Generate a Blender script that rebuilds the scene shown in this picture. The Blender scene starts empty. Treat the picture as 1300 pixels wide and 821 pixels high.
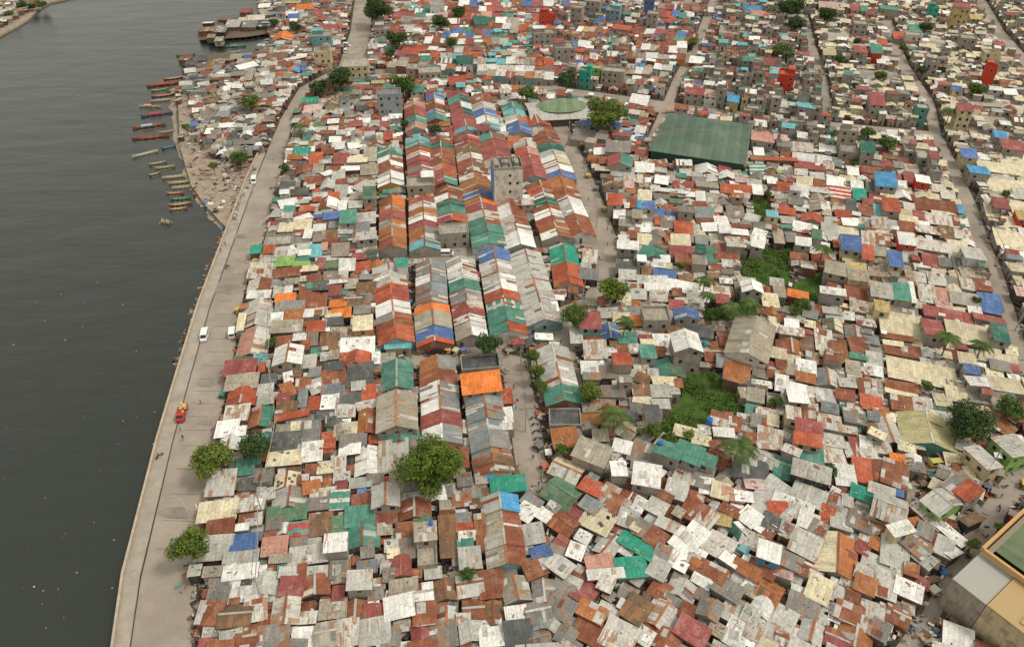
import bpy, math, random, re
import numpy as np
from mathutils import Vector, Matrix, noise
R = math.radians
rnd = random.Random(11)
scene = bpy.context.scene
col = scene.collection

# ---------------------------------------------------------------- camera, world, sun, exposure
CAM_H, PITCH, FOC = 128.0, R(35.6), 928.0
cam = bpy.data.objects.new('camera', bpy.data.cameras.new('camera'))
col.objects.link(cam)
cam.location = (0, 0, CAM_H)
cam.rotation_euler = (R(90) - PITCH, 0, 0)
cam.data.sensor_width = 36
cam.data.lens = FOC / 1300 * 36
cam.data.shift_y = -45.5 / 1300
cam.data.clip_start = 1
cam.data.clip_end = 6000
scene.camera = cam

world = bpy.data.worlds.new("World")
scene.world = world
world.use_nodes = True
nt = world.node_tree
bg = nt.nodes['Background']
sky = nt.nodes.new('ShaderNodeTexSky')
sky.sky_type = 'NISHITA'
sky.sun_disc = False
SUN_EL, SUN_AZ = R(57), R(100)          # azimuth clockwise from +Y
sky.sun_elevation = SUN_EL
sky.sun_rotation = SUN_AZ
sky.air_density = 1.0
sky.dust_density = 5.0
sky.ozone_density = 1.0
hsv = nt.nodes.new('ShaderNodeHueSaturation')   # a cloud deck greys the blue out
hsv.inputs['Saturation'].default_value = 0.30
nt.links.new(sky.outputs[0], hsv.inputs['Color'])
mix = nt.nodes.new('ShaderNodeMix'); mix.data_type = 'RGBA'; mix.blend_type = 'MULTIPLY'
mix.inputs[0].default_value = 1
nt.links.new(hsv.outputs[0], mix.inputs[6])
mix.inputs[7].default_value = (1.0, .97, .90, 1)
deck = nt.nodes.new('ShaderNodeMix'); deck.data_type = 'RGBA'      # even cloud deck over the clear-sky light
deck.inputs[0].default_value = .7
nt.links.new(mix.outputs[2], deck.inputs[6]); deck.inputs[7].default_value = (6.35, 6.2, 5.45, 1)
nt.links.new(deck.outputs[2], bg.inputs['Color'])
bg.inputs['Strength'].default_value = 0.115

sun = bpy.data.objects.new('sun', bpy.data.lights.new('sun', 'SUN'))
col.objects.link(sun)
sun.data.energy = 1.35
sun.data.angle = R(12)
sun.data.color = (1, .95, .86)
sd = Vector((math.sin(SUN_AZ) * math.cos(SUN_EL), math.cos(SUN_AZ) * math.cos(SUN_EL), math.sin(SUN_EL)))
sun.rotation_euler = (-sd).to_track_quat('-Z', 'Y').to_euler()

scene.view_settings.view_transform = 'Standard'
scene.view_settings.look = 'None'
scene.view_settings.exposure = 0.40
scene.view_settings.gamma = 1
scene.cycles.max_bounces = 5
scene.cycles.diffuse_bounces = 3
scene.cycles.volume_bounces = 0

# ---------------------------------------------------------------- survey maths: photo pixel <-> place
CP, SP = math.cos(PITCH), math.sin(PITCH)
def ground(u, v, z=0.0):
    a, b = (u - 650) / FOC, -(v - 365) / FOC
    d = Vector((a, CP + b * SP, -SP + b * CP))
    t = (z - CAM_H) / d.z
    return Vector((d.x * t, d.y * t, z))
def pix(p):
    x, y, z = p[0], p[1], p[2] - CAM_H
    f = y * CP - z * SP
    up = y * SP + z * CP
    return 650 + FOC * x / f, 365 - FOC * up / f
AX_A, AX_B = R(7.3), R(-16.7)
def img_axis(u, v, z, a):
    p, q = ground(u, v, z), ground(u + 6 * math.cos(R(a)), v + 6 * math.sin(R(a)), z)
    return math.atan2(q.y - p.y, q.x - p.x)
def rot2(a): return Vector((math.cos(a), math.sin(a), 0)), Vector((-math.sin(a), math.cos(a), 0))

# ---------------------------------------------------------------- materials
def new_mat(name, rough=.8, spec=.3):
    m = bpy.data.materials.new(name); m.use_nodes = True
    b = m.node_tree.nodes['Principled BSDF']
    b.inputs['Roughness'].default_value = rough
    b.inputs['Specular IOR Level'].default_value = spec
    return m, m.node_tree, b
_plain = {}
def plain(name, c, rough=.7, spec=.3, metal=0):
    if name not in _plain:
        m, t, b = new_mat(name, rough, spec)
        b.inputs['Base Color'].default_value = (*c, 1)
        b.inputs['Metallic'].default_value = metal
        _plain[name] = m
    return _plain[name]

class NB:
    """tiny node builder"""
    def __init__(s, t): s.t = t
    def n(s, kind, **kw):
        x = s.t.nodes.new(kind)
        for k, v in kw.items(): setattr(x, k, v)
        return x
    def put(s, sock, v):
        if isinstance(v, bpy.types.NodeSocket): s.t.links.new(v, sock)
        elif isinstance(v, (tuple, list)) and len(v) == 3 and sock.type == 'RGBA': sock.default_value = (*v, 1)
        else: sock.default_value = v
    def math(s, op, a, b=0, c=0, clamp=False):
        x = s.n('ShaderNodeMath', operation=op, use_clamp=clamp)
        s.put(x.inputs[0], a); s.put(x.inputs[1], b); s.put(x.inputs[2], c)
        return x.outputs[0]
    def vec(s, x, y, z=0):
        v = s.n('ShaderNodeCombineXYZ')
        s.put(v.inputs[0], x); s.put(v.inputs[1], y); s.put(v.inputs[2], z)
        return v.outputs[0]
    def noise(s, v, scale, detail=3, rough=.6):
        x = s.n('ShaderNodeTexNoise'); s.put(x.inputs['Vector'], v)
        x.inputs['Scale'].default_value = scale; x.inputs['Detail'].default_value = detail; x.inputs['Roughness'].default_value = rough
        return x.outputs[0]
    def white(s, v):
        x = s.n('ShaderNodeTexWhiteNoise', noise_dimensions='3D'); s.put(x.inputs['Vector'], v)
        return x.outputs[0]
    def mix(s, f, a, b, blend='MIX'):
        x = s.n('ShaderNodeMix', data_type='RGBA', blend_type=blend)
        s.put(x.inputs[0], f); s.put(x.inputs[6], a); s.put(x.inputs[7], b)
        return x.outputs[2]
    def step(s, v, lo, hi):
        x = s.n('ShaderNodeMapRange', interpolation_type='SMOOTHSTEP')
        s.put(x.inputs[0], v); s.put(x.inputs[1], lo); s.put(x.inputs[2], hi)
        return x.outputs[0]
    def scale(s, c, k):
        x = s.n('ShaderNodeVectorMath', operation='SCALE'); s.put(x.inputs[0], c); s.put(x.inputs[3], k)
        return x.outputs[0]

def sheet_group():
    g = bpy.data.node_groups.new('corrugated sheet', 'ShaderNodeTree')
    I = g.interface
    for nm, ty in (('Base', 'NodeSocketColor'), ('Base2', 'NodeSocketColor'), ('Stripe', 'NodeSocketFloat'), ('Rust', 'NodeSocketFloat'), ('Light', 'NodeSocketFloat')):
        I.new_socket(nm, in_out='INPUT', socket_type=ty)
    I.new_socket('Color', in_out='OUTPUT', socket_type='NodeSocketColor')
    I.new_socket('Height', in_out='OUTPUT', socket_type='NodeSocketFloat')
    b = NB(g)
    gi = b.n('NodeGroupInput'); go = b.n('NodeGroupOutput')
    uv = b.n('ShaderNodeUVMap'); sep = b.n('ShaderNodeSeparateXYZ'); g.links.new(uv.outputs[0], sep.inputs[0])
    u, v = sep.outputs[0], sep.outputs[1]
    fl = lambda x, k: b.math('FLOOR', b.math('DIVIDE', x, k))
    hid = b.white(b.vec(fl(u, 50), fl(v, 50), 3))
    hid2 = b.white(b.vec(fl(u, 50), fl(v, 50), 7))
    # uneven sheet joints
    vj = b.math('ADD', v, b.math('MULTIPLY', b.white(b.vec(fl(u, .85), 0, 5)), 1.3))
    W = b.white(b.vec(fl(u, .85), fl(vj, 2.4), 1))
    W2 = b.white(b.vec(fl(u, 1.7), fl(v, 2.4), 2))
    streak = b.noise(b.vec(b.math('MULTIPLY', u, 2.6), b.math('MULTIPLY', v, .45), 0), 1.0, 4, .65)
    blot = b.noise(b.vec(u, v, 4), .35, 4, .65)
    fine = b.noise(b.vec(u, v, 9), 2.2, 4, .7)
    stripe = b.math('MULTIPLY', gi.outputs['Stripe'], b.math('GREATER_THAN', b.math('FRACT', b.math('DIVIDE', v, 2.6)), .62))
    base = b.mix(stripe, gi.outputs['Base'], gi.outputs['Base2'])
    k = b.math('MULTIPLY', b.math('ADD', .80, b.math('MULTIPLY', hid, .32)), b.math('ADD', .82, b.math('MULTIPLY', W, .30)))
    base = b.scale(base, k)
    rbl = b.math('LESS_THAN', b.math('FRACT', b.math('DIVIDE', u, .85)), .16)
    rbl2 = b.math('LESS_THAN', b.math('FRACT', b.math('DIVIDE', vj, 2.4)), .06)
    base = b.scale(base, b.math('SUBTRACT', 1, b.math('MULTIPLY', b.math('MAXIMUM', rbl, rbl2), .17)))
    # faded sheets
    base = b.mix(b.math('MULTIPLY', b.step(blot, .5, .75), .22), base, (.42, .38, .33))
    # odd pale sheets let into the roof
    lm = b.math('LESS_THAN', W2, gi.outputs['Light'])
    base = b.mix(b.math('MULTIPLY', lm, .9), base, b.mix(W, (.55, .53, .49), (.36, .34, .31)))
    # rust
    s = b.math('ADD', b.math('MULTIPLY', streak, .95), b.math('ADD', b.math('MULTIPLY', W, .62), b.math('ADD', b.math('MULTIPLY', blot, .25), b.math('MULTIPLY', hid2, .16))))
    th = b.math('SUBTRACT', 1.42, b.math('MULTIPLY', gi.outputs['Rust'], .72))
    rm = b.step(s, th, b.math('ADD', th, .17))
    rc = b.mix(fine, (.40, .185, .065), (.17, .085, .045))
    base = b.mix(b.math('MULTIPLY', rm, .8), base, rc)
    # grime
    gr = b.math('ADD', .66, b.math('MULTIPLY', b.step(b.math('ADD', b.math('MULTIPLY', fine, .6), b.math('MULTIPLY', blot, .4)), .32, .62), .42))
    base = b.scale(base, gr)
    g.links.new(base, go.inputs[0])
    rib = b.math('SINE', b.math('MULTIPLY', u, 6.2832 / .30))
    g.links.new(rib, go.inputs[1])
    return g
SHEET = sheet_group()
#        base                 rust  light   words
ROOF = {
 'w': ((.77, .755, .71), .22, 0, 'white metal'), 'l': ((.47, .46, .415), .27, .03, 'pale grey tin'), 'g': ((.235, .222, .20), .44, .05, 'grey tin'),
 'd': ((.105, .11, .105), .15, .05, 'dark grey'), 's': ((.225, .25, .25), .38, .0, 'blue-grey tin'), 'c': ((.64, .56, .385), .06, 0, 'cream'),
 'K': ((.40, .36, .19), .15, 0, 'khaki'), 'y': ((.46, .35, .14), .12, 0, 'mustard yellow'), 'k': ((.36, .32, .245), .30, .04, 'dusty tan'),
 'r': ((.25, .085, .045), .28, .02, 'dark rust-red'), 'R': ((.42, .095, .045), .20, 0, 'bright red'), 'm': ((.30, .085, .075), .14, 0, 'maroon'),
 'o': ((.40, .15, .055), .4, .03, 'rust-orange'), 'O': ((.68, .19, .04), .05, 0, 'bright orange'), 'p': ((.48, .25, .19), .15, 0, 'salmon'),
 'P': ((.55, .38, .34), .2, 0, 'pale pink'), 't': ((.085, .24, .18), .15, .0, 'sea-green'), 'J': ((.105, .19, .115), .30, 0, 'moss green'),
 'G': ((.03, .12, .085), .05, 0, 'bottle green'), 'e': ((.035, .29, .20), .06, 0, 'emerald green'), 'v': ((.27, .45, .13), .08, 0, 'lime green'),
 'b': ((.09, .165, .36), .08, 0, 'blue'), 'B': ((.07, .28, .50), .05, 0, 'sky blue'), 'a': ((.16, .43, .46), .1, 0, 'turquoise'),
 'n': ((.19, .115, .065), .50, .05, 'brown tin'), 'C': ((.36, .33, .28), .05, 0, 'bare concrete'),
 'x': ((.58, .55, .49), .52, .04, 'rust-streaked white'), 'X': ((.27, .10, .05), .40, .24, 'patched rusty'),
 'T': ((.10, .27, .20), .12, 0, 'green-and-white striped'), 'Q': ((.34, .075, .07), .10, 0, 'maroon-and-green striped'), 'Z': ((.42, .07, .05), .08, 0, 'red-and-white striped'),
}
BASE2 = {'T': (.62, .6, .54), 'Q': (.10, .26, .2), 'Z': (.65, .6, .56)}
_m = {}
def roof_mat(c):
    if ('roof', c) not in _m:
        m, t, b = new_mat('roof ' + ROOF[c][3], .72, .25)
        g = t.nodes.new('ShaderNodeGroup'); g.node_tree = SHEET
        g.inputs['Base'].default_value = (*ROOF[c][0], 1)
        g.inputs['Base2'].default_value = (*BASE2.get(c, (0, 0, 0)), 1)
        g.inputs['Stripe'].default_value = 1 if c in BASE2 else 0
        g.inputs['Rust'].default_value = ROOF[c][1]; g.inputs['Light'].default_value = ROOF[c][2]
        t.links.new(g.outputs[0], b.inputs['Base Color'])
        bp = t.nodes.new('ShaderNodeBump'); bp.inputs['Strength'].default_value = .25; bp.inputs['Distance'].default_value = .04
        t.links.new(g.outputs[1], bp.inputs['Height']); t.links.new(bp.outputs[0], b.inputs['Normal'])
        _m['roof', c] = m
    return _m['roof', c]
WALLC = {'C': (.32, .29, .25), 'n': (.15, .10, .07), 'd': (.05, .05, .05), 'w': (.55, .53, .49), 'c': (.55, .45, .28), 'a': (.18, .32, .33), 'B': (.07, .25, .45),
         'v': (.28, .48, .14), 'R': (.55, .05, .025), 'y': (.48, .37, .17), 'o': (.45, .22, .07), 'r': (.20, .08, .05), 's': (.27, .30, .31), 't': (.10, .27, .24), 'b': (.08, .15, .35),
         'e': (.03, .36, .27), 'P': (.5, .33, .3), 'k': (.35, .30, .24)}
def wall_mat(c):
    if c not in WALLC: c = 'C'
    if ('wall', c) not in _m:
        m, t, b = new_mat('wall ' + c, .9, .15)
        q = NB(t)
        geo = q.n('ShaderNodeNewGeometry')
        sp = q.n('ShaderNodeSeparateXYZ'); t.links.new(geo.outputs['Position'], sp.inputs[0])
        n1 = q.noise(geo.outputs['Position'], .5, 4, .65)
        n2 = q.noise(q.vec(q.math('MULTIPLY', sp.outputs[0], 1.6), q.math('MULTIPLY', sp.outputs[1], 1.6), q.math('MULTIPLY', sp.outputs[2], .3)), 1.2, 3)
        cc = q.scale(WALLC[c], q.math('ADD', .55, q.math('MULTIPLY', n2, .75)))
        cc = q.mix(q.math('MULTIPLY', q.step(n1, .48, .66), .55), cc, (.16, .12, .09) if c not in 'rn' else (.30, .26, .22))
        t.links.new(cc, b.inputs['Base Color'])
        _m['wall', c] = m
    return _m['wall', c]
def pos_mat(name, c1, c2, scale, c3=None, s3=.03, rough=.95, spec=.15, lo=.35, hi=.65):
    m, t, b = new_mat(name, rough, spec); q = NB(t)
    geo = q.n('ShaderNodeNewGeometry')
    cc = q.mix(q.step(q.noise(geo.outputs['Position'], scale, 6, .65), lo, hi), c1, c2)
    if c3: cc = q.mix(q.math('MULTIPLY', q.step(q.noise(geo.outputs['Position'], s3, 5, .65), .5, .68), .75), cc, c3)
    cc = q.scale(cc, q.math('ADD', .8, q.math('MULTIPLY', q.noise(geo.outputs['Position'], 2.5, 4, .7), .4)))
    t.links.new(cc, b.inputs['Base Color'])
    return m
MUD = pos_mat('mud ground', (.10, .08, .065), (.045, .036, .03), .25, (.15, .12, .10), .06)
ROADM = pos_mat('dusty concrete road', (.345, .295, .245), (.27, .23, .19), .10, (.20, .17, .145), .045, lo=.35, hi=.65)
WALKM = pos_mat('pale concrete', (.37, .325, .27), (.31, .27, .225), .3, (.26, .22, .18), .12)
SEAWALLM = pos_mat('sea wall concrete', (.46, .38, .29), (.36, .30, .23), .5)
SHOREM = pos_mat('littered beach', (.34, .27, .205), (.21, .165, .13), .5, (.40, .33, .26), .25)
GRASSM = pos_mat('lot soil', (.04, .075, .018), (.07, .12, .025), .4)
DARK = plain('dark glass', (.02, .022, .025), .25, .5)
TRIM = plain('window trim', (.35, .33, .3), .7)
DOORM = plain('door wood', (.10, .065, .045), .8)

# ---------------------------------------------------------------- mesh builder
class G:
    def __init__(s): s.v, s.f, s.m, s.uv, s.mats = [], [], [], [], []
    def mi(s, m):
        if m not in s.mats: s.mats.append(m)
        return s.mats.index(m)
    def face(s, pts, m, uvs=None):
        i = len(s.v); n = len(pts)
        s.v += [tuple(p) for p in pts]; s.f.append(tuple(range(i, i + n))); s.m.append(s.mi(m))
        s.uv += uvs if uvs else [(0, 0)] * n
    def box(s, x0, y0, z0, x1, y1, z1, m, bottom=False):
        a = [(x0, y0), (x1, y0), (x1, y1), (x0, y1)]
        for k in range(4):
            p, q = a[k], a[(k + 1) % 4]
            w = math.hypot(q[0] - p[0], q[1] - p[1])
            s.face([(*p, z0), (*q, z0), (*q, z1), (*p, z1)], m, [(0, 0), (w, 0), (w, z1 - z0), (0, z1 - z0)])
        s.face([(*p, z1) for p in a], m, [(x0, y0), (x1, y0), (x1, y1), (x0, y1)])
        if bottom: s.face([(*p, z0) for p in reversed(a)], m)
    def obox(s, c, ax, ay, az, m):
        """oriented box: centre, three half-vectors"""
        c = Vector(c)
        P = lambda i, j, k: c + ax * i + ay * j + az * k
        for q in (((-1, -1, -1), (-1, 1, -1), (1, 1, -1), (1, -1, -1)), ((-1, -1, 1), (1, -1, 1), (1, 1, 1), (-1, 1, 1)), ((-1, -1, -1), (1, -1, -1), (1, -1, 1), (-1, -1, 1)),
                  ((1, -1, -1), (1, 1, -1), (1, 1, 1), (1, -1, 1)), ((1, 1, -1), (-1, 1, -1), (-1, 1, 1), (1, 1, 1)), ((-1, 1, -1), (-1, -1, -1), (-1, -1, 1), (-1, 1, 1))):
            s.face([P(*k) for k in q], m)
    def slab(s, top, th, m, uvs, dn=Vector((0, 0, -1))):
        """a sheet with thickness: top polygon (counter-clockwise from above)"""
        top = [Vector(p) for p in top]; n = len(top)
        s.face(top, m, uvs)
        bot = [p + dn * th for p in top]
        s.face(bot[::-1], m, uvs[::-1])
        for k in range(n):
            j = (k + 1) % n
            s.face([bot[k], bot[j], top[j], top[k]], m, [uvs[k], uvs[j], uvs[j], uvs[k]])
    def ring(s, path, rad, m, sides=6, cap=True):
        """tube through points with radii, vertices shared around"""
        rings = []
        for i, p in enumerate(path):
            p = Vector(p)
            d = (Vector(path[min(i + 1, len(path) - 1)]) - Vector(path[max(i - 1, 0)]))
            d = d.normalized() if d.length > 1e-6 else Vector((0, 0, 1))
            a = d.orthogonal().normalized(); c = d.cross(a)
            r = rad[i] if isinstance(rad, (list, tuple)) else rad
            rings.append([p + (a * math.cos(t) + c * math.sin(t)) * r for t in [2 * math.pi * k / sides for k in range(sides)]])
        for i in range(len(rings) - 1):
            for k in range(sides):
                j = (k + 1) % sides
                s.face([rings[i][k], rings[i][j], rings[i + 1][j], rings[i + 1][k]], m)
        if cap:
            s.face(rings[0][::-1], m); s.face(rings[-1], m)
    def add(s, o, M=None, uvo=(0, 0)):
        i = len(s.v)
        s.v += [tuple(M @ Vector(p)) for p in o.v] if M is not None else o.v
        s.f += [tuple(k + i for k in f) for f in o.f]
        mp = [s.mi(m) for m in o.mats]
        s.m += [mp[k] for k in o.m]
        s.uv += [(a + uvo[0], b + uvo[1]) for a, b in o.uv]
    def mesh(s, name, smooth=False):
        me = bpy.data.meshes.new(name)
        me.from_pydata(s.v, [], s.f)
        for m in s.mats: me.materials.append(m)
        me.polygons.foreach_set('material_index', s.m)
        l = me.uv_layers.new(name='UVMap')
        l.data.foreach_set('uv', [c for p in s.uv for c in p])
        if smooth: me.polygons.foreach_set('use_smooth', [True] * len(s.f))
        return me
def link(name, data, parent=None, loc=None, rz=None):
    o = bpy.data.objects.new(name, data); col.objects.link(o)
    if parent is not None: o.parent = parent
    if loc is not None: o.location = loc
    if rz is not None: o.rotation_euler = (0, 0, rz)
    return o
def tag(o, label=None, cat=None, group=None, kind=None):
    for k, v in (('label', label), ('category', cat), ('group', group), ('kind', kind)):
        if v: o[k] = v
    return o
def copy_tree(o, parent=None):
    c = o.copy(); col.objects.link(c); c.parent = parent
    for ch in list(o.children): copy_tree(ch, c)
    return c
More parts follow.
